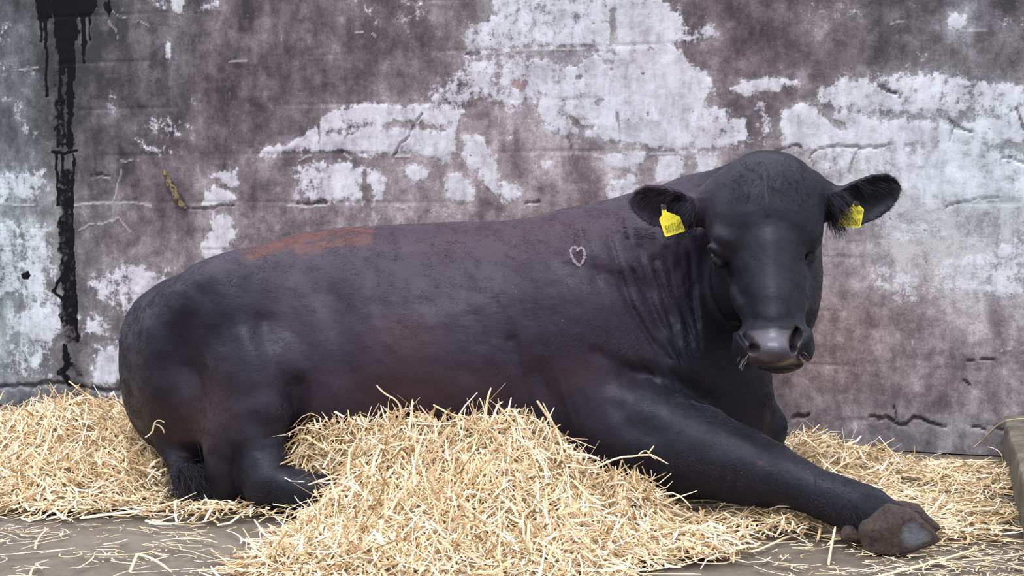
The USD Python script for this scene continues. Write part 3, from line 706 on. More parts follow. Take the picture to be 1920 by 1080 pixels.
# --- folds and hollows, pressed into the camera side: (half width px, depth m, soft end, nearest depth, line)
FOLDS = [
    (14, .012, [(488, 600), (492, 640), (510, 680), (536, 730), (550, 790), (552, 850)]),
    (20, .020, [(556, 720), (558, 790), (552, 860)]), (5.5, .011, [(500, 822), (525, 812), (545, 806)]), (5.5, .011, [(495, 846), (520, 838), (542, 834)]), (5, .008, [(505, 800), (530, 790)]),
    (10, .020, [(446, 845), (440, 890), (448, 935)]), (26, .010, [(380, 560), (345, 620), (330, 680), (300, 690)]), (20, .008, [(355, 600), (345, 660), (350, 700)]),
    (24, .014, [(1180, 700), (1230, 705), (1270, 722), (1310, 745)]), (12, .010, [(1120, 660), (1170, 690), (1220, 702)]),
    (22, .014, [(1010, 700), (1040, 760), (1060, 830)]), (14, .008, [(960, 640), (985, 720), (1000, 800)]), (26, .012, [(1180, 800), (1225, 815)]), (18, .008, [(1165, 770), (1195, 740), (1200, 720)]),
    (24, .012, [(1090, 500), (1150, 530), (1215, 545)]), (30, .012, [(620, 560), (640, 640), (640, 700)]), (22, .010, [(470, 530), (500, 590), (505, 640)]), (7, .005, [(1375, 925), (1380, 890)]), (7, .005, [(1348, 920), (1356, 880)]), (18, .006, [(880, 500), (860, 600), (870, 700)]), (26, .006, [(850, 460), (830, 560)]),
    (9, .006, [(1362, 500), (1378, 530), (1390, 555)]), (20, .010, [(1385, 520), (1400, 570), (1395, 600)]), (14, .008, [(1505, 500), (1500, 550), (1490, 600)]),
    (3.4, .008, limb_mouth), (8, .005, [(1415, 598), (1449, 606), (1483, 598)]), (3, .003, [(1449, 640), (1449, 684)]), (6, -.004, [(1435, 330), (1440, 400)]),
    
]
# fine neck folds, running down and forward, and creases behind the elbow
for i in range(26):
    t = i / 25
    u0, v0 = 1085 + 215 * t, 405 + 30 * math.sin(i * 2.1)
    u1, v1 = 1250 + 62 * t, 720 - 70 * t + 35 * math.sin(i * 1.3)
    s0, s1 = .05 + .35 * abs(math.sin(i * 3.7)), .75 + .25 * abs(math.cos(i * 2.3))
    bow = 30 * (1 - t)
    FOLDS.append((4.0 + 1.6 * abs(math.sin(i * 1.9)), .0034 + .0022 * abs(math.sin(i * 5.1)), [(u0 + (u1 - u0) * s ** 1.3 - bow * math.sin(s * 3.14) * .3 + 2.5 * math.sin(s * 9 + i), v0 + (v1 - v0) * s) for s in np.linspace(s0, s1, 10)]))
for i in range(9):
    u = 890 + i * 18
    FOLDS.append((3.5, .0040, [(u + 3 * math.sin(i), 590 + 40 * math.sin(i * 2)), (u + 16, 690), (u + 48, 790)]))
for w_px, depth, line in FOLDS:
    ln = np.array(line, float)
    c = np.array([P(u, v, 3.9) for u, v in ln]); pad = (w_px * 3 + 30) * 4.3 / F
    w = win((c[:, 0].min() - pad - .08, 3.3, c[:, 2].min() - pad - .05), (c[:, 0].max() + pad + .08, 4.2, c[:, 2].max() + pad + .05))
    sub_ = D[w]; near = np.abs(sub_) < .05
    ii = np.nonzero(near)
    if len(ii[0]) == 0:
        continue
    pts = np.stack([GX[w[0]][ii[0]], GY[w[1]][ii[1]], GZ[w[2]][ii[2]]], -1)
    uu, vv = project(pts)
    dd = line_dist(uu, vv, ln)
    s_ = np.r_[0, np.cumsum(np.hypot(*np.diff(ln, axis=0).T))]
    sub_[near] += (depth * np.exp(-(dd / w_px) ** 2)).astype(np.float32)


def surface_net(D):
    """Quads of the zero level of D over the grid axes."""
    neg = D < 0
    c = np.zeros(tuple(n - 1 for n in D.shape), np.int8)
    for a, b, e in np.ndindex(2, 2, 2):
        c += neg[a:a + c.shape[0], b:b + c.shape[1], e:e + c.shape[2]]
    act = np.argwhere((c > 0) & (c < 8))
    ident = np.full(c.shape, -1, np.int32); ident[tuple(act.T)] = np.arange(len(act))
    acc = np.zeros((len(act), 3)); cnt = np.zeros(len(act))
    ax = (GX, GY, GZ)
    for k in range(3):
        for p, q in np.ndindex(2, 2):
            o = [0, 0, 0]; o[(k + 1) % 3], o[(k + 2) % 3] = p, q
            i0 = act + o; i1 = i0.copy(); i1[:, k] += 1
            d0, d1 = D[tuple(i0.T)], D[tuple(i1.T)]
            m = (d0 < 0) != (d1 < 0)
            t = np.where(m, d0 / np.where(m, d0 - d1, 1), 0)
            pos = np.stack([ax[j][i0[:, j]] for j in range(3)], -1)
            pos[:, k] += t * (ax[k][i1[:, k]] - ax[k][i0[:, k]])
            acc[m] += pos[m]; cnt += m
    v = acc / cnt[:, None]
    quads = []
    for k in range(3):
        s = [slice(1, -1)] * 3; s[k] = slice(0, -1)
        n0 = neg[tuple(s)]; s2 = list(s); s2[k] = slice(1, None)
        n1 = neg[tuple(s2)]
        e = np.argwhere(n0 != n1); flip = n0[tuple(e.T)]
        e = e + [0 if j == k else 1 for j in range(3)]
        a, b = (k + 1) % 3, (k + 2) % 3
        cs_ = []
        for p, q in ((1, 1), (0, 1), (0, 0), (1, 0)):
            i = e.copy(); i[:, a] -= p; i[:, b] -= q
            cs_.append(ident[tuple(i.T)])
        qd = np.stack(cs_, -1)
        quads.append(np.where(flip[:, None], qd, qd[:, ::-1]))
    return v, np.vstack(quads)


bv, bq = surface_net(D)
bf = np.vstack([bq[:, [0, 1, 2]], bq[:, [0, 2, 3]]])
tm = trimesh.Trimesh(bv, bf, process=False)
import scipy.sparse as sps
_e = np.vstack([bq[:, [0, 1]], bq[:, [1, 2]], bq[:, [2, 3]], bq[:, [3, 0]]])
_A = sps.coo_matrix((np.ones(2 * len(_e)), (np.r_[_e[:, 0], _e[:, 1]], np.r_[_e[:, 1], _e[:, 0]])), shape=(len(bv), len(bv))).tocsr()
_A.data[:] = 1; _A = sps.diags(1 / np.maximum(np.asarray(_A.sum(1)).ravel(), 1)) @ _A
for _ in range(3):
    bv = bv + .5 * (_A @ bv - bv)
tm = trimesh.Trimesh(bv, bf, process=False)
bv = np.array(tm.vertices)
# a little unevenness of skin and muscle
nrm = np.array(tm.vertex_normals)
bu, bvv = project(bv)
head = sstep(1300, 1350, bu) * sstep(720, 690, bvv)
bv = bv + nrm * ((meshkit.fbm(bv * 9, 3, 2) - .5) * .010 * (1 - .7 * head) + (meshkit.fbm(bv * 38, 2, 3) - .5) * .0022)[:, None]
bv[:, 2] = np.maximum(bv[:, 2], .002)

# coat colour: rust on the rump top, brownish flank, wet nose, dust
front = sstep(.1, .35, -nrm[:, 1]); topf = nrm[:, 2]


def blob(u, v, ru, rv, ju=0):
    n = (meshkit.fbm(bv * 16, 3, 8) - .5) * 1.1
    return np.clip(np.exp(-((bu - u) / ru) ** 2 - ((bvv - v) / rv) ** 2) * (1 + n), 0, 1)


rust = np.zeros(len(bv))
for ln, hw_ in (([(470, 478), (540, 452), (620, 436), (690, 430)], 17), ([(560, 470), (640, 452), (690, 450)], 12)):
    rust = np.maximum(rust, .9 * np.clip(1.05 - line_dist(bu, bvv, ln) / hw_ + (meshkit.fbm(bv * [30, 50, 60], 3, 9) - .5) * 2.4, 0, 1) * (bv[:, 1] < 4.45))
rust = np.maximum(rust, .8 * np.exp(-((bu - 1425) / 6) ** 2 - ((bvv - 867) / 4) ** 2) * (bv[:, 2] < .4))
brown = np.maximum.reduce([blob(760, 640, 70, 60) * .9, blob(800, 740, 190, 70) * .8, blob(900, 460, 260, 60) * .55, blob(380, 770, 80, 70) * .6, blob(1090, 700, 70, 40) * .45, blob(1060, 430, 130, 45) * .6])


def nose_at(u, v, p):
    """How much of a point belongs to the bare wet nose pad."""
    half = np.interp(v, [612, 622, 640, 665, 690, 697], [30, 50, 52, 47, 46, 30])
    d = np.minimum(half - np.abs(u - 1449), np.minimum(v - 616 - 6 * np.abs((u - 1449) / 50) ** 2, 692 - v))
    return sstep(-2, 5, d) * (p[:, 1] < 3.64)


nose = nose_at(bu, bvv, bv)
dust = np.maximum.reduce([blob(1050, 540, 150, 120) * .8, blob(1490, 895, 120, 50), blob(600, 600, 260, 120) * .35, blob(1100, 850, 60, 60) * .8])
bleach_shade = sstep(1330, 1150, bu + .35 * (bvv - 560) + 120 * (meshkit.fbm(bv * 6, 2, 12) - .5)) * (bv[:, 2] > .1) * sstep(930, 820, bvv)      # the trunk is sun-bleached, head and legs jet black; sheen and face shade painted in
bleach_shade *= 1 - .75 * sstep(560, 400, bu - .25 * (bvv - 520)) * sstep(480, 540, bvv)  # form shade on rump and thigh, painted into the coat tone
bleach_shade *= .35 + .65 * sstep(820, 560, bvv)  # coat colour darkened downwards to paint in the belly shade

coat = look('black_coat', {
    'g': ('geometry', {}), 'a': ('attribute', {'attribute': 'coat_a'}), 'b': ('attribute', {'attribute': 'coat_b'}), 'sa': ('separate_color', {}), 'sb': ('separate_color', {}),
    'mp': ('mapping', {'scale': (55, 90, 210), 'rotation': (0, math.radians(24), 0)}), 'n1': ('noise_texture', {'scale': 1, 'detail': 4, 'roughness': .6}),
    'n2': ('noise_texture', {'scale': 14, 'detail': 5, 'roughness': .6}),
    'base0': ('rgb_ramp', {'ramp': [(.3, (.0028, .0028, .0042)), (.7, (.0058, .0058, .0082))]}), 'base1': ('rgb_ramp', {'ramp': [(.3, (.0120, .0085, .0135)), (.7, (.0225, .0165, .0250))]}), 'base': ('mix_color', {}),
    'mb': ('mix_color', {'b': (.026, .013, .014)}), 'mr': ('mix_color', {'b': (.070, .027, .020)}), 'md': ('mix_color', {'b': (.14, .125, .13)}), 'nd': ('noise_texture', {'scale': 210, 'detail': 2}), 'dm': ('map_range', {'range_type': 'smoothstep', 'from_min': .66, 'from_max': .78}), 'dd': ('math', {'math_type': 'multiply'}), 'mn': ('mix_color', {'b': (.018, .0135, .0155)}),
    'bp': ('bump', {'strength': .3, 'distance': .002}),
    'rr': ('map_range', {'from_min': 0, 'from_max': 1, 'to_min': .38, 'to_max': .30}),
    'rs': ('math', {'math_type': 'multiply_add', 'value2': .18}), 'sl': ('map_range', {'from_min': 0, 'from_max': 1, 'to_min': .22, 'to_max': .75}),
    'p': ('principled_bsdf', {'sheen_weight': .0, 'sheen_roughness': .45, 'sheen_tint': (.72, .68, .92), 'specular_tint': (.80, .82, 1.0)}),
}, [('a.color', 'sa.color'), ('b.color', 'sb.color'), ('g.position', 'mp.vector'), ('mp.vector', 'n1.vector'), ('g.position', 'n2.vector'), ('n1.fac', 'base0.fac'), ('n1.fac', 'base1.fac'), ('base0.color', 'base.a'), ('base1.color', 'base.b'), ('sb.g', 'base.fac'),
    ('base.result', 'mb.a'), ('sa.g', 'mb.fac'), ('mb.result', 'mr.a'), ('sa.r', 'mr.fac'), ('mr.result', 'md.a'), ('g.position', 'nd.vector'), ('nd.fac', 'dm.value'), ('dm.result', 'dd.value1'), ('sb.r', 'dd.value2'), ('dd.value', 'md.fac'), ('md.result', 'mn.a'), ('sa.b', 'mn.fac'), ('mn.result', 'p.base_color'),
    ('n1.fac', 'bp.height'), ('bp.normal', 'p.normal'), ('sa.b', 'rr.value'), ('n2.fac', 'rs.value1'), ('rr.result', 'rs.value3'), ('rs.value', 'p.roughness'), ('sa.b', 'sl.value'), ('sl.result', 'p.specular_ior_level')])

BULL0 = np.array([0.1, 4.2, 0.0])
bull = thing('bull', 'big black bull lying in the straw, head turned to the camera, one foreleg stretched out', 'bull', BULL0)
obj('body', (bv, bf), coat, bull, smooth=True, loc=BULL0, colors={'coat_a': np.stack([rust, brown, nose], -1), 'coat_b': np.stack([dust, bleach_shade, dust], -1)})

# --- the visible surface by pixel, for what sits on the coat
from scipy.spatial import cKDTree
_fr = np.nonzero(-nrm[:, 1] * bv[:, 1] - nrm[:, 0] * bv[:, 0] - nrm[:, 2] * (bv[:, 2] - CAM_H) > .02 * bv[:, 1])[0]
_kd = cKDTree(np.stack([bu[_fr], bvv[_fr]], -1))


def surf(u, v, lift=0.0):
    """Point on the camera side of the bull behind pixel (u, v), lifted off the skin."""
    dist, i = _kd.query([u, v], 12)
    c = _fr[i]; near = bv[c, 1] < bv[c, 1].min() + .05
    c = c[near]; wgt = 1 / (dist[near] + 1)
    Y = (bv[c, 1] * wgt).sum() / wgt.sum(); n = (nrm[c] * wgt[:, None]).sum(0); n /= np.linalg.norm(n)
    return P(u, v, Y) + n * lift, n


rngb = np.random.default_rng(5)
hair_dark = look('dark_hair', {'p': ('principled_bsdf', {'base_color': (.006, .0052, .007), 'roughness': .34, 'specular_ior_level': .28, 'specular_tint': (.85, .82, 1)})}, [])
coat_hair = look('coat_hair', {
    'oi': ('geometry', {}), 'n2': ('noise_texture', {'scale': 9, 'detail': 4, 'roughness': .6}), 'c0': ('rgb_ramp', {'ramp': [(.35, (.0034, .0034, .0048)), (.7, (.0068, .0066, .0092))]}), 'c1': ('rgb_ramp', {'ramp': [(.35, (.022, .0158, .0245)), (.7, (.046, .034, .050))]}), 'c': ('mix_color', {}),
    'a': ('attribute', {'attribute': 'hair_a'}), 'sa': ('separate_color', {}), 'mb': ('mix_color', {'b': (.030, .0135, .014)}), 'mr': ('mix_color', {'b': (.070, .027, .020)}),
    'rm': ('map_range', {'from_min': 0, 'from_max': 1, 'to_min': .25, 'to_max': .40}), 'p': ('principled_bsdf', {'specular_ior_level': .40, 'specular_tint': (.86, .82, 1.0)}),
}, [('oi.position', 'n2.vector'), ('n2.fac', 'c0.fac'), ('n2.fac', 'c1.fac'), ('a.color', 'sa.color'), ('c0.color', 'c.a'), ('c1.color', 'c.b'), ('sa.b', 'c.fac'), ('sa.b', 'rm.value'), ('rm.result', 'p.roughness'), ('c.result', 'mb.a'), ('sa.g', 'mb.fac'), ('mb.result', 'mr.a'), ('sa.r', 'mr.fac'), ('mr.result', 'p.base_color')])
pale_hair = look('pale_hair', {'p': ('principled_bsdf', {'base_color': (.23, .195, .21), 'roughness': .7})}, [])

# short coat: hairs lying along the body
HAIRS = 420000
fa = trimesh.triangles.area(bv[bf]); cen = bv[bf].mean(1)
wt = fa * (cen[:, 2] > .03)
pick = np.searchsorted(np.cumsum(wt) / wt.sum(), rngb.random(HAIRS))
r1, r2 = np.sqrt(rngb.random(HAIRS)), rngb.random(HAIRS)
tri = bv[bf[pick]]; trn = nrm[bf[pick]]
bary = np.stack([1 - r1, r1 * (1 - r2), r1 * r2], -1)[..., None]
hp = (tri * bary).sum(1); hn = (trn * bary).sum(1); hn /= np.linalg.norm(hn, axis=1, keepdims=True)
hu, hv = project(hp)
flow = np.tile(np.array([-1.0, 0, -.5]), (HAIRS, 1))
flow[:, 2] -= .9 * sstep(650, 850, hv)
isneck = sstep(1130, 1260, hu) * sstep(800, 700, hv)
flow = flow * (1 - isneck[:, None]) + isneck[:, None] * np.array([-.35, 0, -1.0])
fl_leg = (hp[:, 2] < .34) & (hu > 1180); flow[fl_leg] = [1, -.35, -.45]
hd = (hp[:, 1] < 3.98) & (hu > 1315) & (hv < 705)
flow[hd] = np.stack([(hu[hd] - 1440) * .012, -.2 + 0 * hu[hd], np.where(hv[hd] < 400, -.8, -1.0)], -1)
earL = (hu < 1312) & (hv < 450) & (hp[:, 1] < 3.97) & (hu > 1175); earR = (hu > 1550) & (hv < 440)
flow[earL] = [-1, 0, -.2]; flow[earR] = [1, 0, -.1]
hk = (hp[:, 2] < .14) & (hu < 760) & (hu > 470); flow[hk] = [1, 0, -.2]
swirl = np.stack([meshkit.fbm(hp * 7 + k * 9.1, 3, 20 + k) - .5 for k in range(3)], -1)
flow = flow / np.linalg.norm(flow, axis=1, keepdims=True) + swirl * .6 + rngb.normal(0, .14, flow.shape)
flow -= hn * (flow * hn).sum(1, keepdims=True); flow /= np.linalg.norm(flow, axis=1, keepdims=True) + 1e-9
hl_ = (.0065 + .0045 * rngb.random(HAIRS)) * np.where(hd, .75, 1) * (1 + .7 * earL + .7 * earR)
lift = .16 + .12 * rngb.random(HAIRS) + .22 * (meshkit.fbm(hp * 25, 2, 31) - .5)
keep = ~((nose_at(hu, hv, hp)) > .2)
prof = [(0, 0), (.4, .35), (.75, .5), (1.0, .55)]
hair_pts = np.stack([hp + flow * (hl_ * a)[:, None] + hn * (hl_ * lift * b - .0008)[:, None] for a, b in prof], 1)[keep]
vp = ((np.stack([rust, brown, bleach_shade], -1)[bf[pick]]) * bary).sum(1)[keep]
sc = curves('short_coat', list(hair_pts), (.0008, .0003), coat_hair, bull, kind='stuff', loc=BULL0)
UsdGeom.PrimvarsAPI(sc).CreatePrimvar('hair_a', Sdf.ValueTypeNames.Color3fArray, 'vertex').Set(Vt.Vec3fArray.FromNumpy(np.repeat(vp, 4, 0).astype(np.float32)))

# heart outline in pale hair on the shoulder
hl = np.array([(1085, 469), (1080, 463), (1075, 463), (1071, 469), (1072, 478), (1076, 487), (1082, 494), (1087, 498), (1092, 493), (1096, 484), (1097, 474), (1094, 466), (1089, 464), (1085, 469)], float)
hs = np.r_[0, np.cumsum(np.hypot(*np.diff(hl, axis=0).T))]
lines = []
for k in range(330):
    t = rngb.random() * hs[-1]
    u, v = np.interp(t, hs, hl[:, 0]) + rngb.normal(0, .9), np.interp(t, hs, hl[:, 1]) + rngb.normal(0, .9)
    p, n = surf(u, v, .002)
    d = np.array([rngb.normal(-.3, .5), rngb.normal(0, .2), -1]); d -= n * (d @ n); d /= np.linalg.norm(d)
    lines.append(np.array([p, p + d * .003 + n * .0016, p + d * .006 + n * .001]))
curves('heart_mark', lines, (.0013, .0009), pale_hair, bull, kind='stuff', label='pale heart outline marked on the shoulder hair', loc=BULL0)

# eyes
eye_mat = look('dark_eye', {'p': ('principled_bsdf', {'base_color': (.006, .004, .004), 'roughness': .08, 'specular_ior_level': .6})}, [])
for u, v, Y in ((1345, 482, 3.81 - HD), (1514, 476, 3.815 - HD)):
    s_ = trimesh.creation.icosphere(3, .020); s_.apply_translation(P(u, v, Y + .020)); obj('eye', s_, eye_mat, bull, smooth=True, loc=BULL0)

# long hair: ears, tail switch, fetlock, muzzle
def tuft(name, n, start, direct, length, curl, wid, mat, label=None, droop=.4, K=6):
    out = []
    for k in range(n):
        p = np.asarray(start(), float); d = np.asarray(direct(p), float) + rngb.normal(0, curl, 3); d /= np.linalg.norm(d)
        L = length * (.55 + .6 * rngb.random()); side = rngb.normal(0, curl * .5, 3)
        t = np.linspace(0, 1, K)[:, None]
        out.append(p + d * L * t + side * L * t ** 2 + np.array([0, 0, -droop]) * L * t ** 2)
    curves(name, out, wid, mat, bull, kind='stuff', label=label, loc=BULL0)


def in_quad(q):
    def f():
        a, b = rngb.random(2); q_ = np.array(q, float)
        u, v = (q_[0] * (1 - a) + q_[1] * a) * (1 - b) + (q_[3] * (1 - a) + q_[2] * a) * b
        return surf(u, v, -.001)[0]
    return f


tuft('ear_hair', 420, in_quad([(1262, 372), (1306, 372), (1312, 430), (1268, 418)]), lambda p: (-.75, -.55, -.35), .05, .28, (.0011, .0004), hair_dark)
tuft('ear_hair', 230, in_quad([(1552, 360), (1586, 352), (1578, 400), (1552, 414)]), lambda p: (.75, -.55, -.35), .05, .28, (.0011, .0004), hair_dark)
tuft('ear_hair', 160, in_quad([(1552, 405), (1580, 410), (1580, 418), (1552, 420)]), lambda p: (.25, -.3, -1), .035, .3, (.0011, .0004), hair_dark)
tuft('ear_hair', 260, in_quad([(1205, 360), (1275, 362), (1280, 380), (1210, 378)]), lambda p: (-.9, -.3, -.1), .04, .25, (.0010, .0004), hair_dark)
tuft('ear_hair', 260, in_quad([(1600, 343), (1670, 340), (1665, 362), (1600, 370)]), lambda p: (.9, -.3, -.1), .04, .25, (.0010, .0004), hair_dark)
tuft('tail_switch', 900, lambda: P(rngb.uniform(322, 385), rngb.uniform(868, 918), rngb.uniform(3.90, 4.0)), lambda p: (.35, -.5, -.55), .13, .42, (.0013, .0005), hair_dark, label='curly black hair at the end of the tail', droop=.35)
tuft('fetlock_hair', 1300, in_quad([(1575, 925), (1650, 935), (1645, 975), (1585, 985)]), lambda p: (.75, -.45, -.6), .036, .3, (.0012, .0004), hair_dark)
tuft('whiskers', 14, in_quad([(1384, 655), (1404, 660), (1410, 688), (1390, 684)]), lambda p: (-.7, -.8, -.5), .024, .3, (.0006, .0003), pale_hair)
tuft('whiskers', 14, in_quad([(1498, 660), (1516, 655), (1514, 682), (1496, 688)]), lambda p: (.8, -.8, -.3), .024, .3, (.0006, .0003), pale_hair)
tuft('poll_hair', 900, in_quad([(1385, 300), (1500, 300), (1525, 380), (1360, 380)]), lambda p: (rngb.normal(0, .5), -.5, -.55), .022, .45, (.0010, .0004), hair_dark, droop=.2)

# hooves
import manifold3d as m3


def hull_of(balls, refine=.006):
    pts = np.vstack([trimesh.creation.icosphere(2, r).vertices + c for c, r in balls])
    h = m3.Manifold.hull_points(pts.astype(np.float32).astype(float)).refine_to_length(refine).to_mesh()
    return trimesh.Trimesh(h.vert_properties[:, :3], h.tri_verts)


def rough(m, amp, f, seed):
    n = np.array(m.vertex_normals)
    m.vertices = np.array(m.vertices) + n * ((meshkit.fbm(np.array(m.vertices) * f, 4, seed) - .5) * amp)[:, None]
    m.vertices[:, 2] = np.maximum(m.vertices[:, 2], .003)
    return m


hoof_mat = look('muddy_hoof', {
    'g': ('geometry', {}), 'a': ('attribute', {'attribute': 'hoof_a'}), 'sa': ('separate_color', {}), 'n1': ('noise_texture', {'scale': 110, 'detail': 7, 'roughness': .75}),
    'mud': ('rgb_ramp', {'ramp': [(.35, (.026, .017, .015)), (.55, (.062, .042, .036)), (.75, (.11, .08, .07))]}), 'horn': ('rgb_ramp', {'ramp': [(.3, (.06, .066, .078)), (.7, (.14, .147, .165))]}),
    'mx': ('mix_color', {}), 'bp': ('bump', {'strength': 1.0, 'distance': .010}), 'p': ('principled_bsdf', {'roughness': .72, 'specular_ior_level': .3}),
}, [('g.position', 'n1.vector'), ('a.color', 'sa.color'), ('n1.fac', 'mud.fac'), ('n1.fac', 'horn.fac'), ('mud.color', 'mx.a'), ('horn.color', 'mx.b'), ('sa.r', 'mx.fac'), ('mx.result', 'p.base_color'), ('n1.fac', 'bp.height'), ('bp.normal', 'p.normal')])


def hoof(name, balls, patch=None, amp=.013, label=None):
    q = [(P(u, v, Y), r * Y / F) for u, v, Y, r in balls]
    m = rough(hull_of(q), amp, 30, 6)
    hu, hv = project(np.array(m.vertices))
    a = np.zeros(len(hu))
    if patch is not None:
        a = sstep(-4, 5, poly_dist(hu + rngb.normal(0, 1, len(hu)), hv, patch)) * (np.array(m.vertex_normals)[:, 1] < .2)
    obj(name, (np.array(m.vertices), m.faces), hoof_mat, bull, smooth=True, colors={'hoof_a': np.stack([a] * 3, -1)}, loc=BULL0, label=label)


hoof('hoof', [(1640, 1000, 3.40, 30), (1668, 972, 3.40, 27), (1700, 975, 3.38, 22), (1750, 1006, 3.35, 7), (1728, 985, 3.36, 10), (1632, 1024, 3.39, 16), (1665, 1037, 3.37, 8), (1712, 1028, 3.35, 7), (1756, 1011, 3.35, 5)],
     [(1693, 985), (1712, 978), (1738, 998), (1745, 1012), (1700, 1026), (1690, 1008)], label='muddy brown claw with a bare grey patch near the toe')
hoof('hoof', [(1660, 985, 3.50, 24), (1690, 962, 3.50, 22), (1712, 962, 3.48, 18), (1758, 990, 3.45, 6), (1655, 1005, 3.49, 12), (1722, 1006, 3.46, 7)])
hoof('dewclaw', [(1592, 1000, 3.47, 15), (1585, 1006, 3.46, 10), (1606, 1008, 3.46, 9)], amp=.012)
hoof('dewclaw', [(1600, 985, 3.56, 13), (1592, 990, 3.56, 9)], amp=.010)
hoof('hoof', [(715, 928, 3.74, 28), (742, 936, 3.73, 24), (775, 950, 3.71, 8), (720, 950, 3.71, 14)])

# ear tags
tag_mat = look('yellow_plastic', {'p': ('principled_bsdf', {'base_color': (.62, .54, .035), 'roughness': .35, 'subsurface_weight': .0})}, [])
tag_ink = look('tag_numerals', {'p': ('principled_bsdf', {'base_color': (.16, .14, .012), 'roughness': .5})}, [])
pin_mat = look('black_pin', {'p': ('principled_bsdf', {'base_color': (.012, .010, .010), 'roughness': .45})}, [])
from shapely.geometry import Polygon


def ear_tag(outline, Y0, text, base0, base1, high, small=None, pin=None, label=None):
    q = np.array(outline, float); o = q.mean(0)
    O = P(o[0], o[1], Y0); k = Y0 / F
    poly = Polygon((q - o) * [k, -k]).buffer(.003).buffer(-.003).buffer(-.002).buffer(.002)
    m = trimesh.creation.extrude_polygon(poly, .0022, engine='earcut')
    v = np.array(m.vertices); v = np.stack([v[:, 0], -v[:, 2] + .02 * v[:, 0] * 0, v[:, 1]], -1) + O
    v[:, 1] += ((v[:, 0] - O[0]) * 5) ** 2 * .12
    t = obj('ear_tag', (v, m.faces), tag_mat, bull, loc=BULL0, label=label)
    for word, b0, b1, hh in ([(text, base0, base1, high)] + ([small] if small else [])):
        tmh = meshkit.text_mesh(word, hh * k, .0009)
        tv = np.array(tmh.vertices); tv[:, 0] *= np.hypot(b1[0] - b0[0], b1[1] - b0[1]) * k / tv[:, 0].max()
        a = math.atan2(-(b1[1] - b0[1]), b1[0] - b0[0])
        B = P(b0[0], b0[1], Y0)
        w = np.stack([tv[:, 0] * math.cos(a) - tv[:, 1] * math.sin(a), -tv[:, 2] - .0022, tv[:, 0] * math.sin(a) + tv[:, 1] * math.cos(a)], -1) + B
        w[:, 1] += ((w[:, 0] - O[0]) * 5) ** 2 * .12
        obj('tag_number', (w, tmh.faces), tag_ink, t, smooth=False, loc=BULL0)
    if pin:
        c = trimesh.creation.cylinder(pin[2] * k, .03, sections=20); c.apply_transform(trimesh.transformations.rotation_matrix(math.pi / 2, [1, 0, 0])); c.apply_translation(P(pin[0], pin[1], Y0 + .012))
        obj('tag_pin', c, pin_mat, t, loc=BULL0)


tl = surf(1262, 420)[0][1]; trr = surf(1600, 405)[0][1]
ear_tag([(1240, 384), (1247, 384), (1250, 397), (1262, 401), (1274, 406), (1285, 431), (1283, 434), (1249, 444), (1246, 441), (1236, 411), (1241, 403)], min(tl, 3.83) - .022, '503360', (1249, 437), (1281, 428), 14, pin=(1244, 388, 5), label='yellow ear tag in the ear at the left of the photo')
ear_tag([(1601, 378), (1608, 378), (1611, 385), (1620, 393), (1614, 425), (1611, 427), (1573, 424), (1571, 421), (1577, 399), (1597, 387)], min(trr, 3.85) - .022, '503360', (1575, 421), (1612, 423), 14, small=('300', (1606, 402), (1617, 401), 8), pin=(1604, 382, 5), label='yellow ear tag in the ear at the right of the photo')

# ------------------------------------------------------------------ straw
straw_mat = look('straw', {
    'g': ('geometry', {}), 'a': ('attribute', {'attribute': 'stalk_tone'}), 'sa': ('separate_color', {}), 'c': ('rgb_ramp', {'ramp': [(0, (.25, .15, .07)), (.16, (.46, .31, .16)), (.42, (.62, .48, .28)), (.75, (.74, .62, .42)), (1, (.84, .77, .62))]}),
    'n': ('noise_texture', {'scale': 60, 'detail': 3}), 'hv': ('math', {'math_type': 'multiply_add', 'value2': .4}), 'sb': ('math', {'math_type': 'subtract', 'value2': .2}),
    'd': ('principled_bsdf', {'roughness': .48, 'specular_ior_level': .45}), 't': ('translucent_bsdf', {'color': (.7, .52, .26)}), 'm': ('mix_closure', {'fac': .14}),
}, [('n.fac', 'hv.value1'), ('a.color', 'sa.color'), ('sa.r', 'hv.value3'), ('hv.value', 'sb.value1'), ('sb.value', 'c.fac'), ('g.position', 'n.vector'), ('c.color', 'd.base_color'), ('d.BSDF', 'm.closure1'), ('t.BSDF', 'm.closure2')], surface='m.closure')
mound_mat = look('straw_core_shade', {'g': ('geometry', {}), 'n': ('noise_texture', {'scale': 90, 'detail': 5, 'roughness': .7}), 'c': ('rgb_ramp', {'ramp': [(.3, (.10, .065, .03)), (.7, (.42, .30, .15))]}), 'p': ('principled_bsdf', {'roughness': .9})},  # core darker than the stalks: shade between them put into its colour
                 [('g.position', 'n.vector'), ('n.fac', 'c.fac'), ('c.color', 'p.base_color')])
rs = np.random.default_rng(11)


